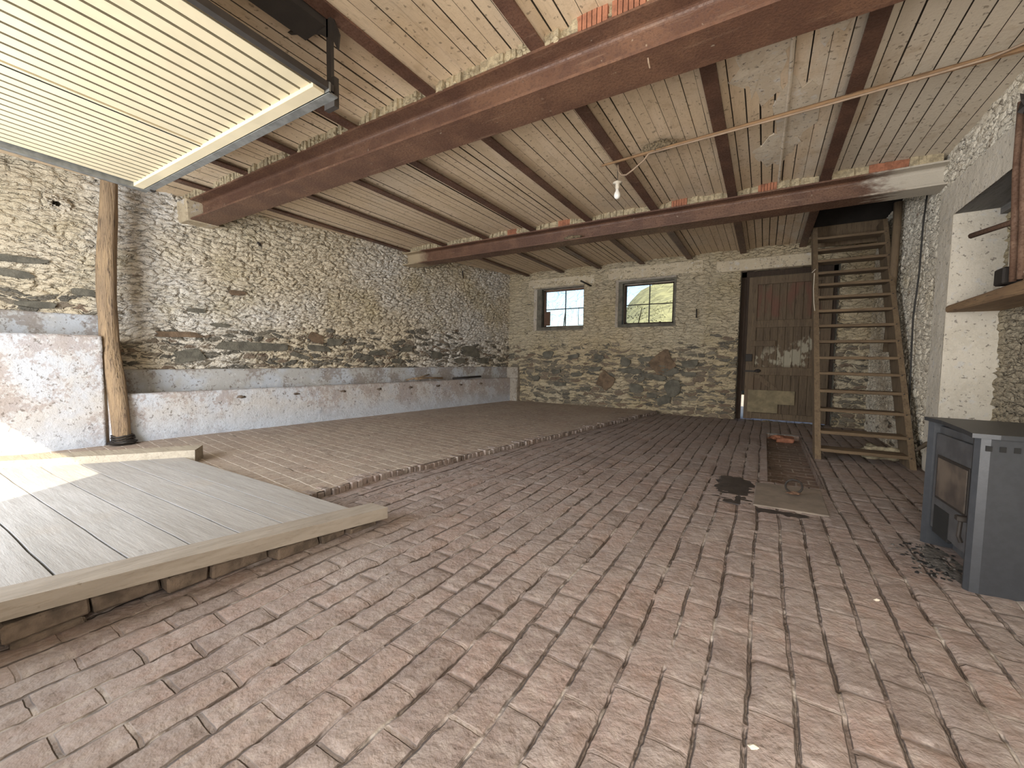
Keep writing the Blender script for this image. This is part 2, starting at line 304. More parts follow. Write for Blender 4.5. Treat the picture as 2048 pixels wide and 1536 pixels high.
# ------------------------------------------------------------------ mesh helpers
def tag(o, label=None, cat=None, group=None, kind=None):
    if label: o['label'] = label
    if cat: o['category'] = cat
    if group: o['group'] = group
    if kind: o['kind'] = kind
    return o
def link(name, verts, faces, mats, parent=None, mi=None, smooth=False):
    me = bpy.data.meshes.new(name); me.from_pydata([tuple(v) for v in verts], [], faces)
    for m in (mats if isinstance(mats, (list, tuple)) else [mats]): me.materials.append(m)
    if mi is not None: me.polygons.foreach_set('material_index', mi)
    if smooth: me.polygons.foreach_set('use_smooth', [True]*len(me.polygons))
    me.update(); o = bpy.data.objects.new(name, me); COL.objects.link(o)
    if parent: o.parent = parent
    return o
class MB:
    def __init__(s): s.v = []; s.f = []; s.m = []; s.mats = []
    def add(s, vs, fs, m=0):
        n = len(s.v); s.v += [tuple(v) for v in vs]; s.f += [tuple(i+n for i in f) for f in fs]; s.m += [m]*len(fs); return s
    def hexa(s, c, m=0, bev=0.0):    # 8 corners: bottom 0-3 ccw, top 4-7 ccw
        if bev:
            bm = bmesh.new(); vs = [bm.verts.new(p) for p in c]
            for f in ((3, 2, 1, 0), (4, 5, 6, 7), (0, 1, 5, 4), (1, 2, 6, 5), (2, 3, 7, 6), (3, 0, 4, 7)): bm.faces.new([vs[i] for i in f])
            bmesh.ops.bevel(bm, geom=bm.edges[:], offset=bev, segments=1, affect='EDGES'); bm.verts.index_update()
            s.add([v.co[:] for v in bm.verts], [[v.index for v in f.verts] for f in bm.faces], m); bm.free(); return s
        return s.add(c, [(3, 2, 1, 0), (4, 5, 6, 7), (0, 1, 5, 4), (1, 2, 6, 5), (2, 3, 7, 6), (3, 0, 4, 7)], m)
    def box(s, a, b, m=0, bev=0.0, jit=0.0, rot=None):
        (x0, y0, z0), (x1, y1, z1) = a, b
        c = [Vector(t) for t in ((x0, y0, z0), (x1, y0, z0), (x1, y1, z0), (x0, y1, z0), (x0, y0, z1), (x1, y0, z1), (x1, y1, z1), (x0, y1, z1))]
        if jit: c = [k+Vector([random.uniform(-jit, jit) for _ in range(3)]) for k in c]
        if rot:
            ce = sum(c, Vector())/8; R = Matrix.Rotation(rot[0], 3, rot[1]); c = [R@(k-ce)+ce for k in c]
        return s.hexa(c, m, bev)
    def tube(s, pts, r, n=10, m=0, cap=True, jit=0.0):
        pts = [Vector(p) for p in pts]; k = len(pts); rs = r if isinstance(r, (list, tuple)) else [r]*k
        vs = []; prev = None
        for i, p in enumerate(pts):
            t = (pts[min(i+1, k-1)]-pts[max(i-1, 0)]).normalized()
            if prev is None: a = t.orthogonal().normalized()
            else: a = (prev-t*prev.dot(t)).normalized()
            prev = a; b_ = t.cross(a)
            for j in range(n):
                an = 2*math.pi*j/n; rr = rs[i]*(1+(random.uniform(-jit, jit) if jit else 0)); vs.append(p+(a*math.cos(an)+b_*math.sin(an))*rr)
        fs = [(i*n+j, i*n+(j+1) % n, (i+1)*n+(j+1) % n, (i+1)*n+j) for i in range(k-1) for j in range(n)]
        if cap: fs += [tuple(range(n))[::-1], tuple(range((k-1)*n, k*n))]
        return s.add(vs, fs, m)
    def lathe(s, c, prof, n=20, m=0):
        k = len(prof); vs = [(c[0]+r*math.cos(2*math.pi*j/n), c[1]+r*math.sin(2*math.pi*j/n), c[2]+z) for r, z in prof for j in range(n)]
        return s.add(vs, [(i*n+j, i*n+(j+1) % n, (i+1)*n+(j+1) % n, (i+1)*n+j) for i in range(k-1) for j in range(n)], m)
    def prism(s, poly, axis, a, b, m=0):   # polygon in the two other axes extruded along axis
        def P(u, v, t): return {'x': (t, u, v), 'y': (u, t, v), 'z': (u, v, t)}[axis]
        n = len(poly); vs = [P(u, v, a) for u, v in poly]+[P(u, v, b) for u, v in poly]
        return s.add(vs, [tuple(range(n))[::-1], tuple(range(n, 2*n))]+[(i, (i+1) % n, n+(i+1) % n, n+i) for i in range(n)], m)
    def lump(s, c, size, m=0, sub=2, amp=.25, sq=1.0, seed=0.0):
        bm = bmesh.new(); bmesh.ops.create_icosphere(bm, subdivisions=sub, radius=1)
        for v in bm.verts:
            d = v.co.normalized(); k = 1+amp*mn.noise(d*1.7+Vector((seed, seed*.7, 3)))*2
            q_ = Vector([math.copysign(abs(t)**sq, t) for t in d])*k
            v.co = Vector((c[0]+q_.x*size[0], c[1]+q_.y*size[1], c[2]+q_.z*size[2]))
        bm.verts.index_update(); s.add([v.co[:] for v in bm.verts], [[v.index for v in f.verts] for f in bm.faces], m); bm.free(); return s
    def build(s, name, mats, parent=None, smooth=False):
        o = link(name, s.v, s.f, mats, parent, s.m if isinstance(mats, (list, tuple)) else None, smooth)
        bm = bmesh.new(); bm.from_mesh(o.data); bmesh.ops.recalc_face_normals(bm, faces=bm.faces[:]); bm.to_mesh(o.data); bm.free(); return o
def thing(name, label, cat, loc=(0, 0, 0), group=None):
    o = bpy.data.objects.new(name, None); o.empty_display_size = .1; COL.objects.link(o); o.location = loc
    return tag(o, label, cat, group)
def steps(bps, res):
    out = []
    for a, b in zip(bps[:-1], bps[1:]): out += list(np.linspace(a, b, max(1, round((b-a)/res))+1))[:-1]
    return np.array(out+[bps[-1]])
def gridwall(name, origin, rz, L, H, holes, res, mat, smooth=True, extra=None):
    """wall in local x (length) and z (height), room side is local -Y, with rectangular holes"""
    bx = sorted({0, L} | {h[0] for h in holes} | {h[1] for h in holes}); bz = sorted({0, H} | {h[2] for h in holes} | {h[3] for h in holes})
    xs, zs = steps(bx, res), steps(bz, res); nx, nz = len(xs), len(zs)
    X, Z = np.meshgrid(xs, zs); V = np.stack([X.ravel(), np.zeros(X.size), Z.ravel()], 1)
    i, j = np.meshgrid(np.arange(nx-1), np.arange(nz-1)); cx = (xs[i]+xs[i+1])/2; cz = (zs[j]+zs[j+1])/2
    keep = np.ones(cx.shape, bool)
    for h in holes: keep &= ~((cx > h[0]) & (cx < h[1]) & (cz > h[2]) & (cz < h[3]))
    i, j = i[keep], j[keep]; a = j*nx+i; Fq = np.stack([a, a+1, a+1+nx, a+nx], 1)
    me = bpy.data.meshes.new(name); me.vertices.add(len(V)); me.vertices.foreach_set('co', V.ravel())
    me.loops.add(Fq.size); me.loops.foreach_set('vertex_index', Fq.ravel().astype(np.int32))
    me.polygons.add(len(Fq)); me.polygons.foreach_set('loop_start', np.arange(0, Fq.size, 4, dtype=np.int32)); me.polygons.foreach_set('loop_total', np.full(len(Fq), 4, np.int32))
    me.polygons.foreach_set('use_smooth', np.ones(len(Fq), bool)); me.update(calc_edges=True); me.materials.append(mat)
    o = bpy.data.objects.new(name, me); COL.objects.link(o); o.location = origin; o.rotation_euler = (0, 0, rz)
    return tag(o, kind='structure')
def gridfn(name, us, vs, fn, mat, mask=None):
    nu, nv = len(us), len(vs); V = [fn(u, v) for v in vs for u in us]
    Fq = [(j*nu+i, j*nu+i+1, (j+1)*nu+i+1, (j+1)*nu+i) for j in range(nv-1) for i in range(nu-1) if mask is None or mask((us[i]+us[i+1])/2, (vs[j]+vs[j+1])/2)]
    return link(name, V, Fq, mat, smooth=True)

# ------------------------------------------------------------------ main dimensions
YB, XR, ZC, YF = 8.45, 1.40, 3.05, -1.10
LWd = math.atan2(YB-.9, 1.32)                       # left wall line through (-6.6,.9) and (-5.28,8.45)
def lwx(y): return -6.6+(y-.9)*1.32/7.55
def trx(y): return -6.02+(y-1.66)*.9/6.74           # trough front
def drx(y):                                          # edge of the raised left floor
    P_ = [(-1.2, -3.0), (.5, -2.85), (1.6, -2.73), (2.3, -2.75), (3.1, -2.62), (4.8, -2.33), (7.8, -1.85), (8.6, -1.72)]
    return float(np.interp(y, [p[0] for p in P_], [p[1] for p in P_]))
ZL = .05

# floor
xs = steps([-3.2, .07, .47, 2.3], .022); ys = steps([-1.2, 1.2, 4.2, 7.1, 8.9], .022)
ys = np.concatenate([np.arange(-1.2, 4.2, .018), steps([4.2, 7.1, 8.9], .03)])
fl = gridfn('floor', xs, ys, lambda x, y: (x, y, 0), FL_M, lambda x, y: not (.07 < x < .47 and 4.2 < y < 7.1) and x > drx(y)-.12)
tag(fl, kind='structure')
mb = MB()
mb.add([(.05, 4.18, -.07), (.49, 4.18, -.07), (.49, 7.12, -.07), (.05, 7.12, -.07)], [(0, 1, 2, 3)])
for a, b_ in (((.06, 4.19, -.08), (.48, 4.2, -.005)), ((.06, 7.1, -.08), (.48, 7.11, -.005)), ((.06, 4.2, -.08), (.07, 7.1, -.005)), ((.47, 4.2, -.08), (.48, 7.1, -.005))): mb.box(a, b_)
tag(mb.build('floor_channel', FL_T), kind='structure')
us = np.linspace(0, 1, 130); vs = np.arange(-1.2, 8.55, .025)
fl2 = gridfn('floor_raised', us, vs, lambda u, y: ((1-u)*(trx(y)-.6)+u*(drx(y)-.02), y, ZL), FL_L); tag(fl2, kind='structure')
# gutter strip beside the raised floor
gu = np.linspace(0, 1, 14); gut = gridfn('floor_gutter', gu, np.arange(1.2, 8.5, .03), lambda u, y: (drx(y)+.0+u*.19, y, .006-.03*math.sin(math.pi*u)), FL_G); tag(gut, kind='structure')
# serrated brick ends along the gutter; the dark brick carries the step's shade
mb = MB(); y = -1.1
while y < 8.4:
    ln = random.uniform(.05, .062) if y > 1.2 else .06
    x = drx(y+ln/2)+random.uniform(-.012, .014); zt = ZL+random.uniform(-.008, .006)
    mb.box((x-.12, y+.004, -.03), (x, y+ln-.006, zt), jit=.004, bev=.005); y += ln
tag(mb.build('trim_1', FL_G), kind='structure')

# walls
x0l = lwx(YF); lrot = LWd
Ll = math.hypot(lwx(YB+.1)-x0l, YB+.1-YF)
sl = math.sin(lrot)
hs = (1.31-YF)/sl
wl = gridwall('wall_left', (x0l, YF, 0), lrot, Ll, 3.12, [(hs-.06, hs+.035, 2.60, 2.70)], .0165, MS_L)
mb = MB(); c_ = Vector((x0l, YF, 0)); dl = Vector((math.cos(lrot), math.sin(lrot), 0)); nl = Vector((math.sin(lrot), -math.cos(lrot), 0))
def LW(s, z, off=0.0): return c_+dl*s+nl*off+Vector((0, 0, z))
mb.add([LW(hs-.08, 2.58, .0), LW(hs+.05, 2.58, .0), LW(hs+.05, 2.72, .0), LW(hs-.08, 2.72, .0), LW(hs-.08, 2.58, -.25), LW(hs+.05, 2.58, -.25), LW(hs+.05, 2.72, -.25), LW(hs-.08, 2.72, -.25)],
       [(4, 5, 6, 7), (0, 1, 5, 4), (1, 2, 6, 5), (2, 3, 7, 6), (3, 0, 4, 7)])
for k in range(9):
    a = 2*math.pi*k/9; mb.lump(LW(hs-.012+.058*math.cos(a), 2.65+.06*math.sin(a), .0), (.03, .03, .022), 0, 2, .4, seed=k)
tag(mb.build('wall_left_socket', MS_L), kind='structure')
XB0 = -5.6
W1, W2, DR = (-4.60, -3.38, 1.69, 2.66), (-2.68, -1.50, 1.72, 2.69), (-.42, .98, -.02, 2.66)
wb = gridwall('wall_back', (XB0, YB, 0), 0, 1.7-XB0, 3.12, [(a-XB0, b-XB0, max(c, 0), d) for a, b, c, d in (W1, W2, DR)], .0165, MS_B)
OY0, OY1, OZ = 3.0, 5.29, 2.40                         # opening in the right wall
wr = gridwall('wall_right', (XR, YB+.1, 0), -math.pi/2, YB+.1-YF, 3.12, [(YB+.1-OY1, YB+.1-OY0, 0, OZ)], .02, MS_R)
# opening: jamb, soffit, rear infill
mb = MB()
j = gridwall('wall_right_jamb', (XR-.01, OY1, 0), 0, .36, OZ+.02, [], .02, PL_R)
j2 = gridwall('wall_right_recess', (XR+.33, OY1+.02, 0), -math.pi/2, 2.4, OZ+.02, [], .02, mat_stone('recess stone', .8, .2, (.46, .39, .26), (.44, .38, .28), seed=31.0))
mb.add([(XR, OY0, OZ), (XR+.5, OY0, OZ+.01), (XR+.5, OY1+.05, OZ+.01), (XR, OY1+.05, OZ)], [(0, 1, 2, 3)])
mb.box((XR+.28, OY0, OZ-.05), (XR+.42, OY1, OZ+.03))
tag(mb.build('wall_right_soffit', SOFF), kind='structure')
gridwall('wall_right_band', (XR-.016, 5.62, OZ-.01), -math.pi/2, 2.7, .30, [], .02, PL_R)
gridwall('wall_right_band', (XR-.012, 5.62, 0), -math.pi/2, .335, OZ+.02, [], .02, PL_R)
# front wall with the garage doorway and an added doorway made for the fill light
GX0, GX1, GZ = -5.1, -2.65, 2.62
wf = gridwall('wall_front', (XR+.1, YF, 0), math.pi, XR+.1+7.2, 3.12, [(XR+.1-GX1, XR+.1-GX0, 0, GZ), (XR+.1-1.1, XR+.1+.7, 0, 2.3)], .12, MS_R)
# added slab, out of view, keeps the sun off the made-up second doorway
mb = MB().box((-2.2, -4.2, 2.35), (8.5, YF-.16, 2.42)); tag(mb.build('sun_blocker', GALV), 'flat unseen sun blocker outside the second doorway', 'unseen sun blocker', kind='structure')

# masonry behind the inner faces and the roof above, so the room is closed
mb = MB()
def hole_wall(mb, y0, y1, xa, xb, holes):
    cols = sorted({xa, xb} | {h[0] for h in holes} | {h[1] for h in holes})
    for a, b in zip(cols[:-1], cols[1:]):
        cuts = [(h[2], h[3]) for h in holes if h[0] <= a and h[1] >= b]; z = -.1
        for lo, hi in sorted(cuts)+[(3.3, 3.3)]:
            if lo > z: mb.box((a, y0, z), (b, y1, lo))
            z = max(z, hi)
hole_wall(mb, YB+.05, YB+.30, -6.0, 2.4, [(-4.43, -3.38, 1.78, 2.64), (-2.56, -1.55, 1.79, 2.62), (DR[0]+.01, DR[1]-.01, -.1, 2.66)])
hole_wall(mb, YF-.16, YF-.02, -7.6, 2.4, [(GX0, GX1, -.1, GZ), (-.7, 1.1, -.1, 2.3)])
mb.box((2.3, -1.26, -.1), (2.5, 8.75, 3.3)); mb.box((-7.7, -1.26, -.1), (-7.4, 8.75, 3.3)); mb.box((-7.7, -1.26, 3.2), (.45, 8.75, 3.3)); mb.box((.45, -1.26, 3.2), (2.5, 5.68, 3.3)); mb.box((.45, 7.9, 3.2), (2.5, 8.75, 3.3)); mb.box((.4, 5.6, 4.42), (2.5, 8, 4.5))
mb.box((XR+.06, OY1+.03, -.1), (2.35, 8.6, 3.3)); mb.box((XR+.06, YF-.1, OZ+.06), (2.35, OY1+.1, 3.3))
tag(mb.build('wall_outer_masonry', SLATE), kind='structure')
# reveals (window and door)
def reveal(name, h, y1, mat, sl=(0, 0, 0, 0)):
    x0, x1, z0, z1 = h; a, b, c, d = sl; y0 = YB-.012
    o_ = [(x0, y0, z0), (x1, y0, z0), (x1, y0, z1), (x0, y0, z1)]; i_ = [(x0+a, y1, z0+c), (x1-b, y1, z0+c), (x1-b, y1, z1-d), (x0+a, y1, z1-d)]
    vs = []; fs = []
    for k in range(4):
        A, B, C_, D_ = map(Vector, (o_[k], o_[(k+1) % 4], i_[(k+1) % 4], i_[k])); n = len(vs); nu, nv = max(2, int((B-A).length/.03)), 8
        for v in range(nv+1):
            for u in range(nu+1): vs.append((A.lerp(B, u/nu)).lerp(D_.lerp(C_, u/nu), v/nv))
        fs += [(n+v*(nu+1)+u, n+v*(nu+1)+u+1, n+(v+1)*(nu+1)+u+1, n+(v+1)*(nu+1)+u) for v in range(nv) for u in range(nu)]
    o = link(name, vs, fs, mat, smooth=True); return tag(o, kind='structure')
RVM = mat_plaster('reveal plaster', (.58, .52, .44), (.36, .29, .21), .6, 0, .012)
reveal('wall_back_reveal', W1, 8.66, RVM, (.17, .0, .09, .03)); reveal('wall_back_reveal', W2, 8.66, RVM, (.13, .06, .05, .09))
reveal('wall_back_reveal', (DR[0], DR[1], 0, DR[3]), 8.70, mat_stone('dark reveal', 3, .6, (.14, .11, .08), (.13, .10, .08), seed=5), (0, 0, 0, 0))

def window(idx, x0, x1, z0, z1, y, casement=False):
    t = thing('window_%d' % idx, None, None, (0, 0, 0)); t['kind'] = 'structure'
    f = MB(); fwid = .035
    f.box((x0, y-.02, z0), (x0+fwid, y+.03, z1)).box((x1-fwid, y-.02, z0), (x1, y+.03, z1)).box((x0, y-.02, z1-fwid), (x1, y+.03, z1)).box((x0, y-.02, z0), (x1, y+.03, z0+fwid))
    f.build('window_frame', WDARK if not casement else RPIPE, t)
    xm, zm = (x0+x1)/2+.01, (z0+z1)/2-.01
    g = MB().box((xm-.009, y-.01, z0), (xm+.009, y+.012, z1)).box((x0, y-.01, zm-.009), (x1, y+.012, zm+.009)); g.build('muntin', IRON, t)
    MB().box((x0+.01, y-.002, z0+.01), (x1-.01, y+.002, z1-.01)).build('pane', GLASS, t)
    return t
window(1, -4.43, -3.39, 1.775, 2.635, 8.66, True); window(2, -2.55, -1.56, 1.79, 2.62, 8.66)
mb = MB().box((-4.40, 8.60, 1.80), (-4.385, 8.64, 2.6)).box((-4.37, 8.585, 1.82), (-4.25, 8.60, 2.14)); tag(mb.build('window_shutter', RPIPE), 'narrow rusty shutter leaf standing inside the left window', 'shutter')
mb = MB().tube([(-3.56, 8.60, 1.82), (-3.56, 8.60, 2.2), (-3.42, 8.6, 2.2), (-3.42, 8.60, 1.82), (-3.56, 8.6, 1.82)], .006, 6); tag(mb.build('hinged_vent_frame', IRON), 'small dark vent frame hanging open inside the left window', 'window frame')
# cobwebs / twigs outside the panes: bare branches of a bush close behind the glass
def twigs(name, x0, x1, z0, z1, y, n, label):
    mb = MB()
    for _ in range(n):
        p = Vector((random.uniform(x0, x1), y+random.uniform(0, .3), random.uniform(z0, z1))); d = Vector((random.uniform(-1, 1), random.uniform(-.2, .2), random.uniform(-.3, 1))).normalized(); pts = [p]
        for k in range(5):
            d = (d+Vector([random.uniform(-.5, .5) for _ in range(3)])).normalized(); p = p+d*random.uniform(.03, .07); pts.append(p)
        mb.tube(pts, [.0024, .0022, .002, .0016, .0012, .0008], 4)
    mb.tube([(x0+.3, y+.2, -.05), (x0+.35, y+.2, 1.0), ((x0+x1)/2, y+.15, (z0+z1)/2)], [.03, .025, .008], 6)
    return tag(mb.build(name, TWIG), label, 'bush')
twigs('bare_bush', -4.6, -3.6, 1.7, 2.75, 8.95, 120, 'bare twiggy bush seen outside through the left window')
twigs('leafy_bush', -2.9, -1.7, 1.6, 2.8, 8.95, 90, 'twiggy bush with yellow leaves seen outside through the right window')
mb = MB()
for _ in range(260):
    zc = 1.55+random.random()**1.6*.75; c = Vector((random.uniform(-3.0, -1.6), 8.9+random.uniform(0, .6), zc)); a = Vector([random.uniform(-1, 1) for _ in range(3)]).normalized()*.022; bq = a.cross(Vector([random.uniform(-1, 1) for _ in range(3)])).normalized()*.013
    mb.add([c-a, c+bq, c+a, c-bq], [(0, 1, 2, 3)])
lv = mb.build('foliage', LEAF, bpy.data.objects['leafy_bush']); lv['label'] = 'yellow green leaves'

# outside: hillside and yard
hx = np.linspace(-60, 30, 40); hy = np.linspace(16, 90, 24)
hl = gridfn('hillside', hx, hy, lambda x, y: (x, y, max(-.3, (y-16)*.235*(1/(1+math.exp(-(x+.315*y)*.45)))+.8*mn.noise(Vector((x*.12, y*.12, 0))))), HILLM); tag(hl, kind='structure')
mb = MB().add([(-30, -30, -.06), (20, -30, -.06), (20, YF-.02, -.06), (-30, YF-.02, -.06)], [(0, 1, 2, 3)]).add([(-60, 8.75, -.06), (30, 8.75, -.06), (30, 90, -.3), (-60, 90, -.3)], [(0, 1, 2, 3)])
tag(mb.build('ground_yard', GRAVEL), kind='structure')

# ------------------------------------------------------------------ ceiling: board-marked concrete vaults between steel joists
JX = [.46, -.40, -1.28, -2.16, -3.04, -3.90, -4.77, -5.64, -6.5]
ZJ = 2.965
def vault(x):
    for a, b in zip(JX[1:], JX[:-1]):
        if a <= x <= b: u = (x-(a+b)/2)/((b-a)/2); return 2.992+.055*math.sqrt(max(0, 1-u*u*.96))
    return 3.035+.02*math.cos((x-.93)*3) if x > JX[0] else 3.02
mb = MB()
def ceil_strip(xa, xb, ya, yb, n):
    for k in range(n):
        a = xa+(xb-xa)*k/n; b = xa+(xb-xa)*(k+1)/n; g = random.choice([.002, .004, .006, .0015, .003]); za, zb = vault(a), vault(b); dz = random.uniform(-.004, .004)
        yy = list(np.arange(ya, yb, .45))+[yb]
        for p, q_ in zip(yy[:-1], yy[1:]):
            j0, j1 = [mn.noise(Vector((a*9, t*2.1, 0)))*.003 for t in (p, q_)]
            mb.add([(a+g+j0, p, za+dz), (b-g, p, zb+dz), (b-g, q_, zb+dz), (a+g+j1, q_, za+dz)], [(0, 3, 2, 1)])
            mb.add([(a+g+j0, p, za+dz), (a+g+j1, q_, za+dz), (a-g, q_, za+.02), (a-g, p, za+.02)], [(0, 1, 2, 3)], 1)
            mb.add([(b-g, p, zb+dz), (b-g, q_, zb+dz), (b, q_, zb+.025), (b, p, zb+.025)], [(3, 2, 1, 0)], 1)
for a, b in zip(JX[1:], JX[:-1]): ceil_strip(a, b, YF-.05, YB+.1, 9)
ceil_strip(JX[0], XR+.05, YF-.05, 5.72, 9); ceil_strip(JX[0], XR+.05, 7.85, YB+.1, 9)
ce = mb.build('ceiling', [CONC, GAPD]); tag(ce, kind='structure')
# loose flakes of plaster left on the vault nearest the stove
mb = MB()
for cx, cy, w_, h_ in ((-.1, 3.35, .20, .55), (.12, 4.1, .2, .7), (.25, 3.0, .14, .35), (.0, 4.7, .22, .35)):
    n = 23; pts = [(cx+w_*math.cos(2*math.pi*k/n)*random.uniform(.45, 1.1), cy+h_*math.sin(2*math.pi*k/n)*random.uniform(.5, 1.1)) for k in range(n)]
    vs = [(x, y, vault(x)-.002) for x, y in pts]+[(cx, cy, vault(cx)-.009)]+[(cx+(x-cx)*1.04, cy+(y-cy)*1.04, vault(x)+.01) for x, y in pts]
    mb.add(vs, [(k, (k+1) % n, n) for k in range(n)]+[(k, (k+1) % n, n+1+(k+1) % n, n+1+k) for k in range(n)])
mb.tube([(.06, 2.6, vault(.06)-.01), (.07, 3.6, vault(.07)-.012), (.05, 5.5, vault(.05)-.01)], .014, 8)
tag(mb.build('trim_2', mat_plaster('grey skim patches', (.60, .52, .41), (.47, .38, .27), .5, 0, .002)), kind='structure')
jl = ['beside the stair opening', 'second from the right wall', 'above the hanging bulb', 'fourth from the right wall', 'fifth from the right wall', 'sixth from the right wall', 'seventh from the right wall', 'nearest the left wall']
for k, x in enumerate(JX[:-1]):
    xl = lwx(YF) if k < 7 else None
    y1 = YB+.02; y0 = YF
    if x < -5.2: y1 = .9+(x+6.6)*7.55/1.32
    mb = MB(); n = 24
    mb.box((x-.05, y0, ZJ), (x+.05, y1, ZJ+.014), bev=.003).box((x-.008, y0, ZJ+.01), (x+.008, y1, 3.02))
    o = mb.build('ceiling_joist', RUSTJ); tag(o, 'rusty brown steel ceiling joist running front to back, '+jl[k], 'joist', 'steel joists between the ceiling vaults')
def ibeam(name, x0, x1, y0, y1, z0, z1, tf, tw, label, mat=None):
    ym = (y0+y1)/2; r = .03
    prof = [(y0, z0), (y1, z0), (y1, z0+tf)]
    def fil(cy, cz, a0, a1): return [(cy+r*math.cos(math.radians(a0+(a1-a0)*k/4)), cz+r*math.sin(math.radians(a0+(a1-a0)*k/4))) for k in range(5)]
    prof += fil(ym+tw/2+r, z0+tf+r, 270, 180)+fil(ym+tw/2+r, z1-tf-r, 180, 90)+[(y1, z1-tf), (y1, z1), (y0, z1), (y0, z1-tf)]
    prof += fil(ym-tw/2-r, z1-tf-r, 90, 0)+fil(ym-tw/2-r, z0+tf+r, 0, -90)+[(y0, z0+tf)]
    xs_ = np.linspace(x0, x1, 30); n = len(prof); mb = MB()
    mb.add([(x, p[0], p[1]) for x in xs_ for p in prof], [(i*n+k, i*n+(k+1) % n, (i+1)*n+(k+1) % n, (i+1)*n+k) for i in range(29) for k in range(n)]+[tuple(range(n)), tuple(range(29*n, 30*n))[::-1]])
    return tag(mb.build(name, mat or RUST), label, 'beam')
ibeam('steel_beam', -6.12, XR+.02, 2.34, 2.63, 2.715, ZJ, .018, .016, 'wide red-brown rusty steel beam crossing the ceiling nearest the viewer', RUST1)
ibeam('steel_beam', -5.78, XR+.02, 5.51, 5.78, 2.745, ZJ, .016, .014, 'farther red-brown steel beam crossing the room in front of the stairs')
# mortar and brick beds between beam tops and vaults
def bed(name, y0, xs_bricks):
    mb = MB()
    for a, b in zip(JX[1:], JX[:-1]):
        n = 26
        for k in range(n):
            xa = a+.05+(b-a-.1)*k/n; xb = a+.05+(b-a-.1)*(k+1)/n; o_ = random.uniform(-.018, .022); red = 1 if any(abs((xa+xb)/2-q_) < .09 for q_ in xs_bricks) else 0
            if red: o_ = -.012
            z1 = vault((xa+xb)/2)+.01; mb.box((xa, y0+o_, ZJ-.005), (xb+.004, y0+.3, z1), m=red, jit=.0 if red else .005)
            if not red and random.random() < .7: mb.lump(((xa+xb)/2, y0+o_, ZJ+random.uniform(.005, .04)), (.022, .014, .012), 0, 1, .5, seed=xa*7+y0)
    for k in range(14):
        xa = .52+.84*k/14; mb.box((xa, y0+random.uniform(-.015, .01), ZJ-.005), (xa+.062, y0+.25, 3.05), m=1 if 4 < k < 10 else 0, jit=.004)
    return tag(mb.build(name, [MORT, BRICKR]), kind='structure')
bed('trim_3', 2.35, [-.72, -.92]); bed('trim_4', 5.53, [-.05, -1.0, -2.55, -3.4])
mb = MB().box((-6.45, 2.30, 2.70), (-6.12, 2.66, 2.96), jit=.01, bev=.012); tag(mb.build('trim_5', mat_plaster('beam pad mortar', (.46, .38, .26), (.34, .27, .18), .6, 0, .004)), kind='structure')

# loft hatch above the stairs
hx0, hx1, hy0, hy1 = .50, XR+.04, 5.70, 7.85
mb = MB(); A = [(hx0, hy0), (hx1, hy0), (hx1, hy1), (hx0, hy1)]
vs = [(x, y, 3.0) for x, y in A]+[(x, y, 4.4) for x, y in A]
mb.add(vs, [(0, 1, 5, 4), (1, 2, 6, 5), (2, 3, 7, 6), (3, 0, 4, 7), (4, 5, 6, 7)]); tag(mb.build('ceiling_hatch', WOODG), kind='structure')
mb = MB().box((hx0, hy1-.03, 2.93), (hx1, hy1+.03, 3.10), bev=.005).box((hx0+.03, hy1-.01, 2.80), (hx1-.1, hy1+.02, 2.925), bev=.004)
tag(mb.build('hatch_board', WSTR), 'pale boards closing the back edge of the stair opening', 'board')

# ------------------------------------------------------------------ accent stones set in the walls (same mesh family as the wall)
def stones(name, items, toworld, out):
    for mt in (SLATE, RSTONE):
        mb = MB()
        for (s, z, w_, h_, kind, rot) in items:
            if (kind == 'r') != (mt is RSTONE): continue
            bm = bmesh.new(); bmesh.ops.create_uvsphere(bm, u_segments=22, v_segments=10, radius=1); sd = s*13.7+z*5
            for v in bm.verts:
                d = v.co.copy(); a = math.atan2(d.z, d.x); e = 1+.22*mn.noise(Vector((math.cos(a)*1.3, math.sin(a)*1.3, sd)))*1.8
                px_ = math.copysign(abs(d.x)**.6, d.x)*w_/2*e; pz_ = math.copysign(abs(d.z)**.6, d.z)*h_/2*e
                X_ = px_*math.cos(rot)-pz_*math.sin(rot); Z_ = px_*math.sin(rot)+pz_*math.cos(rot)
                v.co = toworld(s+X_, z+Z_, out*(.9+.1*mn.noise(Vector((X_*9, Z_*9, sd))))*(1 if d.y < .2 else 0)-(.03 if d.y >= .2 else 0)+.006*mn.noise(Vector((X_*25, Z_*40, sd))))
            bm.verts.index_update(); mb.add([v.co[:] for v in bm.verts], [[v.index for v in f.verts] for f in bm.faces]); bm.free()
        if mb.v: tag(mb.build(name, mt, smooth=True), kind='structure')
def BW(s, z, off): return Vector((s, YB-off, z))
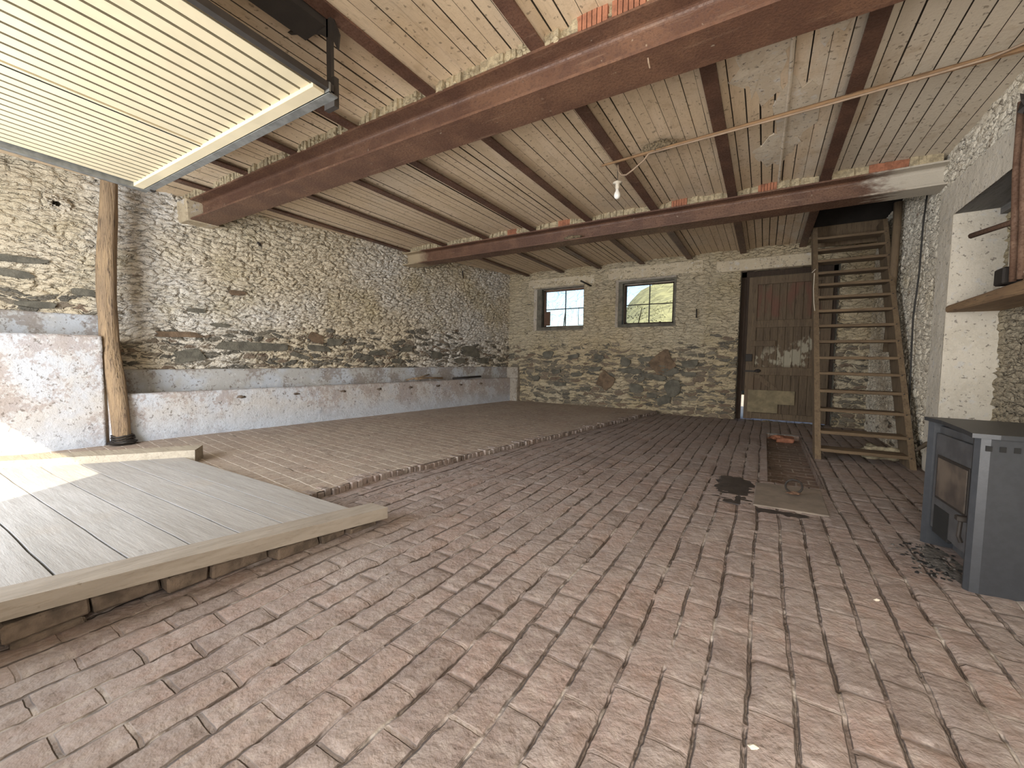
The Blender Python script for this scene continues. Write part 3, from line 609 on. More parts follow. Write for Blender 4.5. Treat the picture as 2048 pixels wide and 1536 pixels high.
stones('wall_back_stones', [(-1.72, 1.0, .42, .40, 'r', .5), (-2.85, .62, .34, .36, 'r', -.5), (-1.50, .52, .30, .28, 'g', .4), (-1.85, .72, .50, .10, 'g', -.15), (-1.2, 1.0, .3, .13, 'g', .1), (-1.2, .80, .26, .1, 'g', 0), (-2.3, .83, .5, .1, 'g', -.05),
    (-2.45, 1.02, .20, .16, 'g', -.5), (-2.2, .48, .30, .18, 'g', -.2), (-1.6, .86, .4, .16, 'g', -.2), (-3.1, .85, .3, .1, 'g', .1), (-3.5, .72, .25, .1, 'g', 0), (-4.0, .78, .22, .1, 'g', .1), (-4.2, 1.15, .24, .16, 'g', 0), (-3.6, 1.12, .26, .09, 'g', .1), (-1.65, .28, .26, .16, 'g', .5), (-2.0, 1.07, .36, .1, 'g', .1), (-2.1, .68, .14, .09, 'g', .3), (-1.9, .35, .2, .1, 'g', 0), (-3.9, .5, .3, .1, 'g', 0), (-3.3, .42, .25, .08, 'g', 0), (-4.5, .62, .2, .1, 'g', 0), (-3.0, 1.1, .2, .1, 'g', 0)], BW, .036)
def LWy(y, z, off): return LW((y-YF)/sl, z, off)
stones('wall_left_stones', [(3.03, 1.17, .85, .13, 'g', 0), (2.35, 1.03, .30, .16, 'g', .1), (3.95, 1.33, .24, .15, 'r', -.4), (4.25, 1.28, .24, .12, 'g', 0), (2.25, 1.30, .46, .07, 'r', 0), (4.0, 1.17, .36, .1, 'g', -.1), (2.45, 1.62, .2, .06, 'g', 0), (3.7, 1.05, .3, .07, 'g', -.3), (1.0, 2.0, .36, .07, 'g', 0), (.95, 1.85, .3, .07, 'g', -.1), (1.45, 1.72, .2, .08, 'g', 0), (5.0, 1.12, .3, .09, 'g', 0), (5.6, 1.2, .3, .08, 'g', .1), (6.3, 1.1, .28, .12, 'g', -.1),
    (1.1, 1.55, .3, .06, 'g', 0), (4.8, 1.02, .24, .08, 'g', 0), (7.2, 1.2, .5, .2, 'g', -.1), (2.9, 1.9, .2, .07, 'r', 0), (2.7, 1.45, .22, .05, 'g', 0), (6.9, 1.0, .3, .1, 'g', 0), (7.6, 1.0, .3, .12, 'g', .1), (5.4, .98, .2, .08, 'g', 0)], LWy, .034)

# plaster lintels
def slab(name, x0, x1, z0, z1, mat, out=.007):
    o = gridwall(name, (x0, YB-out, z0), 0, x1-x0, z1-z0, [], .02, mat); return o
slab('trim_6', -4.75, -3.15, 2.68, 2.86, PL_W); slab('trim_7', -2.85, -1.05, 2.71, 2.93, PL_W)
mb = MB().box((-.82, YB-.055, 2.655), (.62, YB+.1, 2.86), bev=.012); tag(mb.build('trim_8', PL_W), kind='structure')

# ------------------------------------------------------------------ feeding trough along the left wall
def sweep(name, prof, y0, y1, mat, base=trx, res=.022, smooth=True):
    """profile (offset into room +, z) swept along the trough line"""
    P_ = [Vector((p[0], p[1])) for p in prof]; pts = []
    for a, b in zip(P_[:-1], P_[1:]):
        n = max(1, int((b-a).length/res)); pts += [a.lerp(b, k/n) for k in range(n)]
    pts.append(P_[-1]); ys_ = np.linspace(y0, y1, max(2, int((y1-y0)/res)))
    n = len(pts); vs = [(base(y)+p.x, y, p.y) for y in ys_ for p in pts]
    fs = [(i*n+k, i*n+k+1, (i+1)*n+k+1, (i+1)*n+k) for i in range(len(ys_)-1) for k in range(n-1)]
    fs += [tuple(range(n))[::-1], tuple(range((len(ys_)-1)*n, len(ys_)*n))]
    return link(name, vs, fs, mat, smooth=smooth)
def flip(o):
    bm = bmesh.new(); bm.from_mesh(o.data); bmesh.ops.reverse_faces(bm, faces=bm.faces[:]); bm.to_mesh(o.data); bm.free(); return o
tr = thing('feeding_trough', 'long low whitewashed masonry feeding trough built along the left wall', 'trough', (-5.6, 4.5, 0))
def rel(o, t): o.parent = t; o.matrix_parent_inverse = Matrix.Translation(-t.location); return o
o = sweep('trough_front', [(0, 0), (0, .57), (-.02, .60), (-.09, .60), (-.11, .57), (-.11, .44)], 1.50, 8.40, PL_T); rel(o, tr)
o = sweep('trough_bed', [(-.10, .46), (-.5, .46)], 1.50, 8.40, PL_D); rel(o, tr)
o = sweep('trough_backing', [(.035, .40), (.035, .85), (.0, .86)], 1.50, 8.42, PL_D, base=lwx); rel(o, tr)
for y in (2.75, 3.45, 4.15, 4.8, 5.45, 6.1, 6.7, 7.3):
    o = MB().lump((trx(y)+.0, y, .50), (.022, .05, .02), 0, 2, .4, seed=y).build('ring_stub', DIRTB, smooth=True); rel(o, tr); o['label'] = 'broken tether ring stub'
o = MB().box((-5.32, 8.30, 0), (-4.95, YB+.02, .60), bev=.02, jit=.006).box((-5.32, 8.36, .58), (-4.96, YB+.02, .85), bev=.01, jit=.005).build('end_block', mat_plaster('dirty end block plaster', (.36, .32, .27), (.20, .165, .13), .7, 0, .003)); rel(o, tr)
# tall manger front beside the doorway
tb = thing('manger_wall', 'tall whitewashed manger block behind the post near the doorway', 'manger', (-6.1, .4, 0))
o = sweep('front_wall', [(0, 0), (0, 1.21), (-.015, 1.235), (-.13, 1.235), (-.13, .4)], YF+.02, 1.47, PL_T); rel(o, tb)
o = sweep('backing_band', [(.035, 1.0), (.035, 1.47), (0, 1.48)], YF+.02, 1.56, PL_D, base=lwx); rel(o, tb)
o = MB().box((-6.5, 1.44, .0), (-6.09, 1.61, 1.235), bev=.01, jit=.004).build('end_slab', mat_plaster('brown end slab', (.34, .27, .20), (.22, .16, .11), .6, 0, .004)); rel(o, tb)

# things lying on the trough
def stick(name, pts, r, mat, label, cat, group=None, jit=.15, n=7): return tag(MB().tube(pts, r, n, jit=jit).build(name, mat, smooth=True), label, cat, group)
ty = lambda y, d=0: (trx(y)-.06+d, y, .615)
stick('broken_stick', [(trx(5.6)-.05, 5.6, .64), (trx(5.9)-.1, 5.9, .66), (trx(6.25)-.04, 6.25, .645)], .018, WPOST, 'thicker pale broken stick lying lengthwise on the trough edge', 'stick')
stick('broken_stick', [(trx(5.45)-.12, 5.45, .63), (trx(5.75)-.03, 5.75, .69), (trx(5.95)-.08, 5.95, .72)], .013, WPOST, 'thin broken stick crossed over the other on the trough edge', 'stick')
stick('iron_bar', [(trx(6.55)-.06, 6.55, .63), (trx(7.35)-.05, 7.35, .65)], .022, IRON, 'black iron bar lying on the far end of the trough', 'bar', jit=0)

# ------------------------------------------------------------------ post with wire at its foot
pc = [(-5.97, 1.585, .09), (-6.00, 1.58, .38), (-6.06, 1.57, .76), (-6.12, 1.55, 1.09), (-6.15, 1.555, 1.41), (-6.17, 1.555, 1.63), (-6.18, 1.57, 2.07), (-6.18, 1.60, 2.56), (-6.17, 1.62, 2.98)]
pr = [.074, .076, .080, .083, .083, .083, .082, .077, .072]
dense = []; dr = []
for k in range(61):
    t = k/60*8; i = min(7, int(t)); f = t-i; P0, P1 = Vector(pc[i]), Vector(pc[i+1]); f2 = f*f*(3-2*f); f2 = .5*f+.5*f2
    dense.append(P0.lerp(P1, f2)+Vector((.006*mn.noise(Vector((0, 0, k*.3))), 0, 0))); dr.append(pr[i]+(pr[i+1]-pr[i])*f)
pt = thing('wooden_post', 'rough bent tree-trunk post bound with wire at its foot, by the manger', 'post', (-5.97, 1.585, ZL))
mb = MB(); n = 28; vs = []
for k, (p, r) in enumerate(zip(dense, dr)):
    for j in range(n):
        a = 2*math.pi*j/n; q_ = 1+.14*mn.noise(Vector((math.cos(a)*2.2, math.sin(a)*2.2, k*.06)))+.05*mn.noise(Vector((a*5, 2, k*.04)))
        if j in (6, 7): q_ -= .03
        vs.append((p.x+r*q_*math.cos(a), p.y+r*q_*math.sin(a), p.z))
mb.add(vs, [(i*n+j, i*n+(j+1) % n, (i+1)*n+(j+1) % n, (i+1)*n+j) for i in range(60) for j in range(n)]+[tuple(range(n))[::-1], tuple(range(60*n, 61*n))])
rel(mb.build('trunk', WPOST, smooth=True), pt)
mb = MB()
for zz, rr in ((.10, .090), (.125, .093), (.15, .090), (.085, .10)): mb.tube([(-5.97+rr*math.cos(2*math.pi*k/20), 1.585+rr*math.sin(2*math.pi*k/20), zz+.008*math.sin(k)) for k in range(21)], .010, 6)
mb.lump((-5.97, 1.585, .078), (.12, .12, .03), 0, 2, .2)
o = rel(mb.build('wire_binding', IRON), pt); o['label'] = 'dark wire wound round the foot'

# loose timber on the raised floor
d0, d1 = Vector((-4.42, 1.66, 0)), Vector((-5.98, -.44, 0)); dd = (d1-d0).normalized(); nn = Vector((-dd.y, dd.x, 0))
if nn.x > 0: nn = -nn
mb = MB(); ln = (d1-d0).length; ns = 20
for k in range(ns):
    pass
def tp(t, o_, z): p = d0+dd*t+nn*o_; return (p.x, p.y, z)
rings = []
for k in range(ns+1):
    t = ln*k/ns; jz = .006*mn.noise(Vector((k*.7, 0, 5)))
    rings += [tp(t, 0+jz, .052), tp(t, .24+jz, .052), tp(t, .235, .175+jz), tp(t, .012, .172+jz)]
mb.add(rings, [(i*4+j, i*4+(j+1) % 4, (i+1)*4+(j+1) % 4, (i+1)*4+j) for i in range(ns) for j in range(4)]+[(0, 1, 2, 3), (ns*4+3, ns*4+2, ns*4+1, ns*4)])
tag(mb.build('timber_beam', WTIM), 'heavy grey timber lying on the floor at the foot of the post', 'timber')

# ------------------------------------------------------------------ plank ramp
rp = thing('plank_ramp', 'low platform of wide weathered grey planks in the left foreground', 'ramp', (-3.4, .5, 0))
def rxo(y): return -1.965-.157*(1.743-y)
def zt(y, x): k = (x+4.6)/2.5; k = min(1, max(0, k)); return .112+(.113+.052*(1.743-y)-.112)*k
mb = MB(); ys_ = np.linspace(-1.08, 1.743, 22); n = 4; vs = []
for y in ys_:
    jx = .004*mn.noise(Vector((y*3, 0, 0))); z = .113+.052*(1.743-y)
    vs += [(rxo(y)+jx, y, z-.068), (rxo(y)+jx*.5, y, z+jx), (rxo(y)-.15, y, z), (rxo(y)-.15, y, z-.068)]
mb.add(vs, [(i*4+j, i*4+(j+1) % 4, (i+1)*4+(j+1) % 4, (i+1)*4+j) for i in range(21) for j in range(4)]+[(0, 1, 2, 3), (87, 86, 85, 84)])
rel(mb.build('edge_board', WGREY_Y), rp)
js = [1.60, 1.38, 1.22, 1.02, .82, .61, .40, .19, -.02, -.23, -.45, -.66, -.88, -1.08]
for a, b in zip(js[1:], js[:-1]):
    g = random.uniform(.004, .007); mb = MB(); vs = []; n = 14
    def left(y): return d0.x+(y-d0.y)*(d1.x-d0.x)/(d1.y-d0.y)+.0
    for k in range(n+1):
        f = k/n
        row = []
        for yy in (a+g, b-g):
            xl = left(yy) if yy < 1.64 else -4.5; x = xl+(rxo(yy)-.152-xl)*f
            row.append((x, yy+.004*mn.noise(Vector((x*4, yy*9, 0))), zt(yy, x)+.003*mn.noise(Vector((x*2, yy*3, 7)))))
        vs += [(row[0][0], row[0][1], row[0][2]-.04), row[0], row[1], (row[1][0], row[1][1], row[1][2]-.04)]
    mb.add(vs, [(i*4+j, i*4+(j+1) % 4, (i+1)*4+(j+1) % 4, (i+1)*4+j) for i in range(n) for j in range(4)]+[(0, 1, 2, 3), (n*4+3, n*4+2, n*4+1, n*4)])
    rel(mb.build('plank', WGREY_X), rp)
mb = MB(); y = 1.70
while y > -1.05:
    ln = random.uniform(.16, .27); z = .113+.052*(1.743-y)-.07
    if z > .035:
        x = rxo(y)-.04+random.uniform(-.03, .015); zb = 0 if random.random() > .25 else .03
        mb.box((x-.13, y-ln+.01, max(.0, z-.075)+random.uniform(0, .01)), (x, y, z-.002), jit=.008, bev=.008)
        if z > .09: mb.box((x-.16, y-ln*.9, -.01), (x-.03+random.uniform(-.03, .02), y-.01, z-.08), jit=.01, bev=.008)
    else: mb.box((rxo(y)-.12, y-ln+.01, -.01), (rxo(y)-.03, y, z), jit=.004)
    y -= ln
o = rel(mb.build('brick_footing', DIRTB), rp); o['label'] = 'crumbling brick footing under the edge board'

# ------------------------------------------------------------------ open garage door overhead
gd = thing('garage_door', 'cream ribbed up-and-over garage door standing open under the ceiling', 'garage door', (-3.4, .3, 2.5))
X0, X1, YN, YE = -4.67, -2.11, -1.0, 1.48
def gz(y): return 2.50+(YE-y)*.032
def gslab(mb, xa, xb, ya, yb, zo0, zo1): return mb.hexa([(xa, ya, gz(ya)+zo0), (xb, ya, gz(ya)+zo0), (xb, yb, gz(yb)+zo0), (xa, yb, gz(yb)+zo0), (xa, ya, gz(ya)+zo1), (xb, ya, gz(ya)+zo1), (xb, yb, gz(yb)+zo1), (xa, yb, gz(yb)+zo1)])
def leaf(xa, xb, nrib):
    mb = MB(); pw = (xb-xa)/nrib; prof = []
    for k in range(nrib):
        a = xa+pw*k; gw = .015; prof += [(a, .016), (a+gw*.3, .016), (a+gw, 0.0), (a+pw-gw*.3, 0.0)]
    prof += [(xb, 0.0)]
    n = len(prof); vs = []
    for y in (YN, YE-.07):
        vs += [(x, y, gz(y)+z) for x, z in prof]
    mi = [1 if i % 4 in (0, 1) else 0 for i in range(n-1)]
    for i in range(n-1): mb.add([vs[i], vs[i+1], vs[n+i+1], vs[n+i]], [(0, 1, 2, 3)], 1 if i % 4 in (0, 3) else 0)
    gslab(mb, xa, xb, YN, YE-.07, .02, .03)
    return mb.build('ribbed_panel', [CREAM, SEAM])
XM = (X0+X1)/2-.02
o = leaf(X0+.03, XM-.05, 14); rel(o, gd); o = leaf(XM+.02, X1-.02, 13); rel(o, gd)
mb = MB(); gslab(mb, XM-.05, XM+.02, YN, YE-.05, -.004, .03); rel(mb.build('center_seam', CREAM), gd)
mb = MB(); gslab(mb, XM-.012, XM-.004, YN, YE-.06, -.008, .0); rel(mb.build('seam_gap', SOOT), gd)
mb = MB(); gslab(mb, X0, X1, YE-.10, YE-.035, -.022, .03); rel(mb.build('end_rail', CREAM), gd)
mb = MB(); gslab(mb, X0-.01, X1+.04, YE-.032, YE-.022, -.025, .03); gslab(mb, X0-.01, X1+.04, YE-.032, YE+.02, -.028, -.020); rel(mb.build('end_channel', GALV), gd)
mb = MB(); gslab(mb, X0-.055, X0, YN, YE+.0, -.03, -.022); gslab(mb, X0-.055, X0-.047, YN, YE, -.03, .03); gslab(mb, X0-.003, X0+.003, YN, YE, -.03, .03); rel(mb.build('side_channel', GALV), gd)
mb = MB(); gslab(mb, X1, X1+.035, YN, YE, -.005, .03); rel(mb.build('side_channel', IRON), gd)
mb = MB().box((-2.19, 1.50, 2.44), (-2.10, 1.53, 2.60)).tube([(-4.66, 1.49, 2.50), (-4.60, 1.49, 2.47)], .02, 10); rel(mb.build('corner_bracket', IRON), gd)
# hanger with blade
hg = thing('iron_hanger', 'dark iron hanger bar with a pointed blade holding the garage door corner', 'hanger', (-2.2, 1.56, 3.0))
rel(MB().box((-2.215, 1.535, 2.58), (-2.175, 1.555, 3.05)).build('hanger_bar', IRON), hg)
rel(MB().prism([(-2.18, 2.98), (-2.12, 2.86), (-2.135, 2.78), (-2.17, 2.84)], 'y', 1.55, 1.56).build('blade', IRON), hg)
rel(MB().prism([(-2.62, 3.05), (-2.20, 3.05), (-2.20, 2.86), (-2.30, 2.93), (-2.45, 2.99)], 'y', 1.535, 1.56).box((-2.42, .6, 2.93), (-2.22, 1.54, 3.0)).build('shade_plate', IRON), hg)  # black plate mostly stands in for shade beside the open door

# ------------------------------------------------------------------ stairs
stt = thing('wooden_staircase', 'steep open wooden staircase leaning up to a dark hatch', 'staircase', (.92, 5.5, 0))
SLOPE = .65
def sy(z): return 5.50+SLOPE*z
def stringer(x0, x1, dep, ztop=3.0):
    mb = MB(); n = 12; vs = []
    for k in range(n+1):
        z = ztop*k/n; y = sy(z); vs += [(x0, y, z), (x1, y, z), (x1, y+dep, z), (x0, y+dep, z)]
    mb.add(vs, [(i*4+j, i*4+(j+1) % 4, (i+1)*4+(j+1) % 4, (i+1)*4+j) for i in range(n) for j in range(4)]+[(3, 2, 1, 0), (n*4, n*4+1, n*4+2, n*4+3)])
    return rel(mb.build('stringer', WSTR), stt)
stringer(.515, .57, .24); stringer(1.28, 1.33, .38)
for k, z in enumerate([.12, .30, .53, .74, .94, 1.13, 1.33, 1.53, 1.73, 1.92, 2.10, 2.28, 2.46, 2.64, 2.82]):
    y = sy(z); x0_ = .56; dz = random.uniform(-.006, .006)
    mb = MB().hexa([(x0_, y-.012, z-.034+dz), (1.325, y-.012, z-.034), (1.325, y+.21, z-.034), (x0_, y+.21, z-.034+dz), (x0_, y-.012, z+dz), (1.325, y-.012, z), (1.325, y+.21, z), (x0_, y+.21, z+dz)], bev=.005)
    o = rel(mb.build('tread', WSTAIR), stt)
    nl_ = MB().lump((1.30, y-.014, z-.017), (.008, .004, .008), 0, 1, .2).build('nail_head', IRON, o); nl_.matrix_parent_inverse = o.matrix_parent_inverse.copy()
    nl_.matrix_parent_inverse = Matrix.Identity(4)
tag(MB().lump((1.14, 6.0, .06), (.15, .12, .10), 0, 3, .35, .8, 3.3).build('rubble_stone', MORT, smooth=True), 'pale block of rubble on the floor under the lowest stair treads', 'stone')
stick('crooked_branch', [(1.28, 5.38, .22), (1.33, 5.42, .25), (1.36, 5.40, .29), (1.38, 5.38, .31)], [.012, .018, .02, .015], TWIG, 'short crooked branch stuck at the right foot of the stairs', 'branch')
tag(MB().tube([(.47, 6.55, 2.20), (.50, 6.5, 2.23), (.515, 6.55, 2.24)], .004, 5).tube([(.50, 6.6, 2.2), (.495, 6.55, 2.0), (.50, 6.45, 1.8), (.51, 6.4, 1.7)], .005, 5).build('white_string', WHITEP), 'loop of white string hanging on the left side of the stairs', 'string')

# ------------------------------------------------------------------ door
yd = 8.62
dr_ = thing('door_1', None, None, (0, 0, 0)); dr_['kind'] = 'structure'
x = -.15
mb = MB().box((-.24, yd+.012, .1), (.90, yd+.03, 2.5)); k = 0
while x < .78:
    wd = random.uniform(.095, .12); mb.box((x, yd-.004-.004*(k % 2), .1), (x+wd-.006, yd+.02, 2.5), bev=.004); x += wd; k += 1
mb.build('board_panel', WDOORP, dr_)
mb = MB().box((-.29, yd-.035, .02), (-.15, yd+.02, 2.56), bev=.006).box((.78, yd-.035, .02), (.92, yd+.02, 2.56), bev=.006)
for z0_, z1_ in ((.03, .14), (.82, .96), (1.66, 1.79), (2.42, 2.56)): mb.box((-.155, yd-.035, z0_), (.785, yd+.01, z1_), bev=.005)
mb.build('door_rails', WDOOR, dr_)
mb = MB().hexa([(-.16, yd-.03, .80), (-.09, yd-.03, .84), (-.09, yd-.005, .84), (-.16, yd-.005, .80), (.20, yd-.03, .50), (.27, yd-.03, .54), (.27, yd-.005, .54), (.20, yd-.005, .50)]); mb.build('brace', WDOOR, dr_)
MB().box((-.22, yd-.055, 1.33), (.15, yd-.03, 1.43), bev=.004).build('cross_batten', WDOOR, dr_)
o = MB().prism([(-.23, .15), (.23, .15), (.23, .31), (.47, .31), (.47, .55), (-.23, .55)], 'y', yd-.055, yd-.038).build('patch_board', BOARDP, dr_); o['label'] = 'pale patch board with a notched corner'
MB().box((-.30, yd-.07, 1.06), (-.19, yd-.03, 1.19), bev=.006).build('lock', IRON, dr_)
MB().box((-.30, yd-.06, .87), (-.08, yd-.04, .90)).lump((-.10, yd-.06, .89), (.05, .02, .03), 0, 2).build('latch', IRON, dr_)
mb = MB().box((-.42, yd+.0, .0), (-.335, yd+.06, 2.66)).box((-.345, yd+.02, .52), (-.28, yd+.06, 2.66)).box((-.42, yd+.0, 2.57), (.98, yd+.06, 2.66)).box((.915, yd+.0, 0), (.98, yd+.06, 2.66))
mb.build('door_frame', WDARK, dr_)

# ------------------------------------------------------------------ floor cover with ring
cv = thing('floor_cover', 'square stone-coloured hatch cover with an iron ring set in the brick floor', 'hatch cover', (.2, 3.8, 0))
rel(MB().hexa([(-.03, 3.44, -.01), (.43, 3.46, -.01), (.44, 4.15, -.01), (-.02, 4.10, -.01), (-.025, 3.445, .013), (.425, 3.465, .013), (.435, 4.145, .013), (-.015, 4.095, .013)], bev=.004).build('slab', SLAB), cv)
rel(MB().tube([(.24+.055*math.cos(2*math.pi*k/24), 3.87-.01*math.sin(2*math.pi*k/24), .078+.055*math.sin(2*math.pi*k/24)) for k in range(25)], .0075, 8).build('ring', IRON), cv)
rel(MB().lump((.24, 3.87, .025), (.045, .03, .010), 0, 2, .4).build('ring_plate', RPIPE), cv)
# dark exposed bedding where bricks are missing
def patch(name, pts, z, mat, label):
    cx = sum(p[0] for p in pts)/len(pts); cy = sum(p[1] for p in pts)/len(pts); ring = []
    for a, b in zip(pts, pts[1:]+pts[:1]):
        for k in range(8):
            t = k/8; x = a[0]+(b[0]-a[0])*t; y = a[1]+(b[1]-a[1])*t; s = .022*mn.noise(Vector((x*14, y*14, 3))); ring.append((x+s, y+s*2, z))
    n = len(ring); vs = ring+[(cx, cy, z+.004)]+[(p[0], p[1], z-.02) for p in ring]
    return tag(link(name, vs, [(k, (k+1) % n, n) for k in range(n)]+[(k, n+1+k, n+1+(k+1) % n, (k+1) % n) for k in range(n)], mat), label, 'stain', kind='stuff')
patch('damp_mortar_patch', [(-.30, 3.42), (-.035, 3.42), (-.03, 4.05), (-.14, 4.22), (-.32, 4.2)], .004, WETS, 'dark damp mortar patch beside the hatch cover')
patch('damp_mortar_patch', [(.0, 3.30), (.30, 3.34), (.32, 3.42), (0, 3.40)], .004, WETS, 'narrow dark strip in front of the hatch cover')
tag(MB().box((.19, 6.85, -.07), (.40, 7.08, -.01), jit=.012, bev=.01).lump((.18, 6.9, -.02), (.08, .05, .03), 0, 2, .4).build('loose_brick', BRICKR), 'loose reddish brick at the far end of the sunken channel', 'brick')

# ------------------------------------------------------------------ stove
sv = thing('wood_stove', 'grey metal wood-burning stove at the right edge of the room', 'stove', (1.1, 3.0, 0))
def arcside(y0, outer, n=14):   # curved side sheet: rounded front edge, slight bow
    pts = []
    for k in range(n+1):
        a = math.pi*(1-k/n*.5); pts.append((.875+.045*math.cos(a), y0+outer*(.045*math.sin(a)-.045)))
    return pts
mb = MB(); prof = [(.90, 2.745), (.858, 2.735), (.838, 2.715), (.835, 2.695), (.85, 2.675), (.88, 2.670), (1.05, 2.69), (1.25, 2.72), (1.46, 2.78), (1.46, 2.80), (1.25, 2.745), (1.05, 2.715), (.92, 2.70)]
mb.prism(prof, 'z', .0, .722); rel(mb.build('near_side_panel', STOVE, smooth=False), sv)
mb = MB().prism([(.83, 3.29), (.84, 3.31), (1.46, 3.27), (1.46, 3.25), (.85, 3.27)], 'z', 0, .722); rel(mb.build('far_side_panel', STOVE), sv)
mb = MB().box((.96, 2.74, .0), (1.45, 3.26, .72)); rel(mb.build('body', STOVED), sv)
fx = [(.905, 2.745), (.875, 3.27)]
def fq(t): return Vector((fx[0][0]+(fx[1][0]-fx[0][0])*t, fx[0][1]+(fx[1][1]-fx[0][1])*t, 0))
def fpan(name, t0, t1, z0, z1, off, th, mat, bev=.003):
    a, b = fq(t0), fq(t1); nv = Vector((-1, -.06, 0)); c = []
    for z in (z0, z1): c += [a+nv*(off+th)+Vector((0, 0, z)), b+nv*(off+th)+Vector((0, 0, z)), b+nv*off+Vector((0, 0, z)), a+nv*off+Vector((0, 0, z))]
    return rel(MB().hexa(c, bev=bev).build(name, mat), sv)
fpan('front_panel', .0, 1.0, .10, .70, -.05, .05, STOVED)
fpan('door', .05, .97, .12, .66, .0, .018, STOVED)
fpan('door_frame', .20, .88, .30, .545, .018, .006, IRON); fpan('glass', .23, .85, .315, .53, .021, .005, SGLASS, .001)
fpan('ash_lip', .55, .9, .10, .26, .0, .02, SOOT)
rel(MB().box((.82, 2.76, .30), (.885, 2.80, .325), bev=.004).tube([(.845, 2.80, .32), (.84, 2.80, .22), (.85, 2.80, .19)], .009, 8).build('handle', IRON), sv)
rel(MB().prism([(.815, 2.655), (.83, 2.83), (.845, 3.15), (.82, 3.33), (1.48, 3.30), (1.48, 2.755), (1.2, 2.69), (.9, 2.645)], 'z', .722, .742).build('top_plate', STOVE), sv)
for k, xx in enumerate((.874, .918, .963, 1.01)):
    yy = float(np.interp(xx, [.88, 1.05, 1.25], [2.670, 2.69, 2.72])); o = rel(MB().box((xx-.010, yy-.004, .664), (xx+.010, yy+.012, .688)).build('vent_slot', SOOT), sv)
mb = MB()
for k in range(150): mb.lump((random.gauss(.79, .055), random.uniform(2.76, 3.22), .006), (random.uniform(.003, .014), random.uniform(.003, .016), random.uniform(.002, .006)), 1 if random.random() < .6 else 0, 1, .4, seed=k)
mb.lump((.85, 3.0, .0), (.09, .26, .008), 0, 3, .5, 1, 1.2)
tag(mb.build('spilled_ash', [ASH, SOOT]), 'spill of grey ash and charcoal crumbs in front of the stove', 'ash', kind='stuff')

# ------------------------------------------------------------------ bulb, batten, cables, nests
YBT = 3.98
def bty(x): return 3.98-(x+1.42)*.075
mb = MB(); mb.tube([(-1.44, bty(-1.44), 2.945), (-1.0, bty(-1.0), 2.948), (-.3, bty(-.3), 2.945), (.5, bty(.5), 2.945), (XR, bty(XR), 2.94)], [.010, .016, .017, .018, .02], 6, jit=.12)
tag(mb.build('wooden_batten', WBAT), 'long thin wooden batten fixed under the ceiling joists and carrying a cable', 'batten')
mb = MB().tube([(-.98, bty(-.98)-.015, 2.93), (-.5, bty(-.5)-.018, 2.925), (.3, bty(.3)-.02, 2.92), (.9, bty(.9)-.02, 2.925), (1.1, bty(1.1)-.02, 2.93), (1.25, bty(1.25)-.1, 2.93), (1.33, bty(1.3)-.3, 2.90)], .008, 6)
mb.tube([(-.98, bty(-.98)-.015, 2.93), (-1.03, 3.97, 2.90), (-1.13, 3.98, 2.84), (-1.20, 4.0, 2.815), (-1.25, 4.02, 2.83), (-1.29, 4.05, 2.88), (-1.30, 4.05, 2.95)], .008, 7)
tag(mb.build('ceiling_cable', CABLE, smooth=True), 'dusty brown electric cable along the batten, looping down beside the bulb', 'cable')
hb = thing('hanging_bulb', 'bare white light bulb in a holder hanging on a thin wire', 'light bulb', (-1.30, 4.05, 2.95))
rel(MB().tube([(-1.30, 4.05, 2.955), (-1.302, 4.052, 2.88), (-1.30, 4.05, 2.79)], .0035, 6).build('flex', BCABLE), hb)
rel(MB().lathe((-1.30, 4.05, 2.72), [(.0, .085), (.012, .083), (.015, .07), (.045, .062), (.046, .056), (.02, .05), (.021, .02), (.019, .0), (.0, 0)], 20).build('lamp_holder', WHITEP, smooth=True), hb)
rel(MB().lathe((-1.30, 4.05, 2.625), [(0, 0), (.012, .002), (.024, .01), (.031, .028), (.031, .042), (.026, .06), (.017, .075), (.014, .10), (0, .10)], 20).build('bulb', BULB, smooth=True), hb)
def nest(name, c, size, n, label, seed):
    random.seed(seed); mb = MB().lump(c, size, 0, 3, .2, 1, seed)
    for _ in range(n):
        d = Vector([random.gauss(0, 1) for _ in range(3)]).normalized(); mb.lump((c[0]+d.x*size[0], c[1]+d.y*size[1], c[2]+d.z*size[2]), (.010, .010, .008), 0, 1, .4, seed=_)
    return tag(mb.build(name, NEST, smooth=False), label, 'nest')
nest('mud_nest', (-.90, bty(-.9)+.02, 2.985), (.15, .05, .045), 150, 'lumpy mud bird nest on the ceiling batten near the bulb', 5)
nest('mud_nest', (-2.42, 5.55, 2.785), (.12, .045, .03), 90, 'crumbled mud nest on the lower flange of the farther beam', 9)
tag(MB().tube([(-.62, 2.36, 2.76), (-.62, 2.42, 2.70), (-.62, 2.45, 2.69)], .004, 5).build('wire_hook', CABLE), 'thin wire hook hanging on the near steel beam', 'hook')
stick('wall_cable', [(1.375, 6.0, 2.9), (1.37, 6.06, 2.5), (1.365, 6.05, 2.0), (1.365, 6.15, 1.55), (1.365, 6.10, 1.0), (1.365, 6.05, .45)], .008, BCABLE, 'thin black cable running down the right wall beside the stairs', 'cable', jit=0)
stick('wooden_pole', [(1.33, 6.95, 3.05), (1.33, 6.93, 2.5), (1.325, 6.92, 2.0), (1.33, 6.98, 1.6), (1.33, 7.0, 1.2)], [.045, .042, .04, .04, .04], WSTR, 'dark upright pole against the right wall behind the stairs', 'pole', jit=.08, n=10)

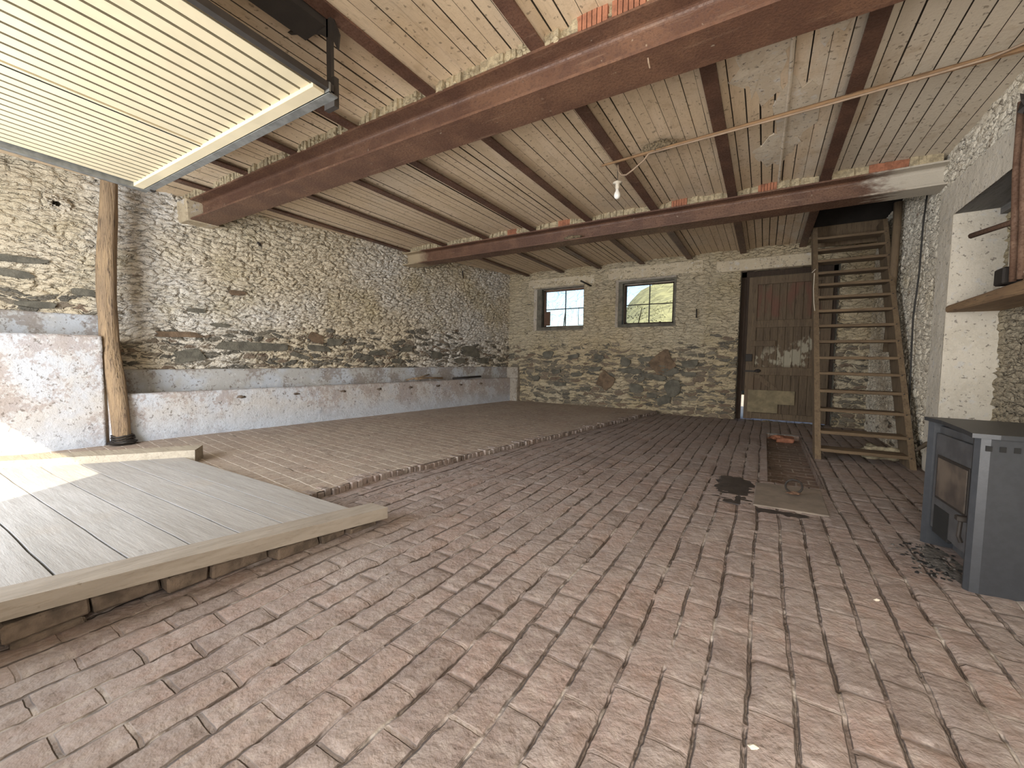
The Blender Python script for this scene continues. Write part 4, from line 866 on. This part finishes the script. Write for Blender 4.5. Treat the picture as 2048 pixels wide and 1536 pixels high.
# ------------------------------------------------------------------ wall ironwork
stick('iron_spike', [(-3.22, 8.46, 2.62), (-3.36, 8.20, 2.70)], .018, IRON, 'short black iron bar sticking out of the wall beside the left window', 'bar', jit=0)
stick('iron_spike', [(-1.12, 8.40, 2.02), (-1.12, 8.40, 1.86)], .012, IRON, 'small vertical iron hook on the wall right of the right window', 'hook', jit=0)
stick('iron_spike', [(LWy(7.0, 2.75, .0)), (LWy(6.85, 2.85, .14))], .012, IRON, 'dark iron spike high on the left wall near the far corner', 'bar', jit=0)
stick('iron_spike', [(LWy(3.2, 2.62, .0)), (LWy(3.16, 2.63, .06))], .018, IRON, 'small black iron stub high on the left wall under the near beam', 'bar', jit=0)

# ------------------------------------------------------------------ shelf and pipes in the right opening
mb = MB().hexa([(XR-.02, 3.1, 1.50), (XR+.33, 3.1, 1.50), (XR+.33, 5.27, 1.52), (XR-.02, 5.27, 1.52), (XR-.02, 3.1, 1.61), (XR+.33, 3.1, 1.61), (XR+.33, 5.27, 1.58), (XR-.02, 5.27, 1.58)], bev=.012)
tag(mb.build('thick_shelf', WSHELF), 'thick rough timber shelf spanning the recess in the right wall', 'shelf')
mb = MB(); mb.box((XR+.02, 3.35, 1.63), (XR+.30, 4.18, 2.42), jit=.015, bev=.02); tag(mb.build('trim_9', PL_R), kind='structure')
stick('rusty_pipe', [(1.42, 4.20, 1.62), (1.40, 4.17, 1.95), (1.36, 4.10, 2.3), (1.345, 4.06, 2.75)], .020, RPIPE, 'left of two upright rusty pipes standing on the shelf', 'pipe', jit=.03, n=10)
stick('rusty_pipe', [(1.42, 4.10, 1.62), (1.40, 4.07, 1.95), (1.36, 4.00, 2.3), (1.345, 3.96, 2.75)], .020, RPIPE, 'right of two upright rusty pipes standing on the shelf', 'pipe', jit=.03, n=10)
stick('white_pipe', [(1.52, 4.5, 1.60), (1.52, 4.5, 1.98)], .03, WHITEP, 'short thick white pipe behind the black clamp on the shelf', 'pipe', jit=0, n=12)
tag(MB().box((1.40, 4.29, 1.62), (1.50, 4.43, 1.74), bev=.01, rot=(.0, 'Z')).build('black_clamp', IRON), 'black metal clamp block resting on the shelf', 'clamp')
tag(MB().box((1.50, 4.62, 1.63), (1.60, 4.75, 1.78), bev=.01).build('wall_box', WHITEP), 'small dusty cream box on the shelf at the back', 'box')
stick('iron_bar', [(1.30, 4.55, 2.03), (1.62, 3.9, 2.06)], .020, RPIPE, 'brown horizontal bar crossing in front of the upright pipes', 'bar', jit=0)
tag(MB().lump((1.34, 3.98, 2.72), (.03, .04, .07), 0, 2, .6, 1, 4).build('black_bundle', IRON), 'black tattered bundle hanging high on the right wall', 'bundle')

# bits on the floor
for (x, y, s, lab) in ((.02, 1.25, .012, 'small white chip lying on the brick floor in the foreground'), (.47, 2.35, .010, 'tiny white scrap on the floor in front of the stove')):
    tag(MB().lump((x, y, .006), (s, s*.8, .005), 0, 1, .4).build('floor_chip', WHITEP), lab, 'chip')
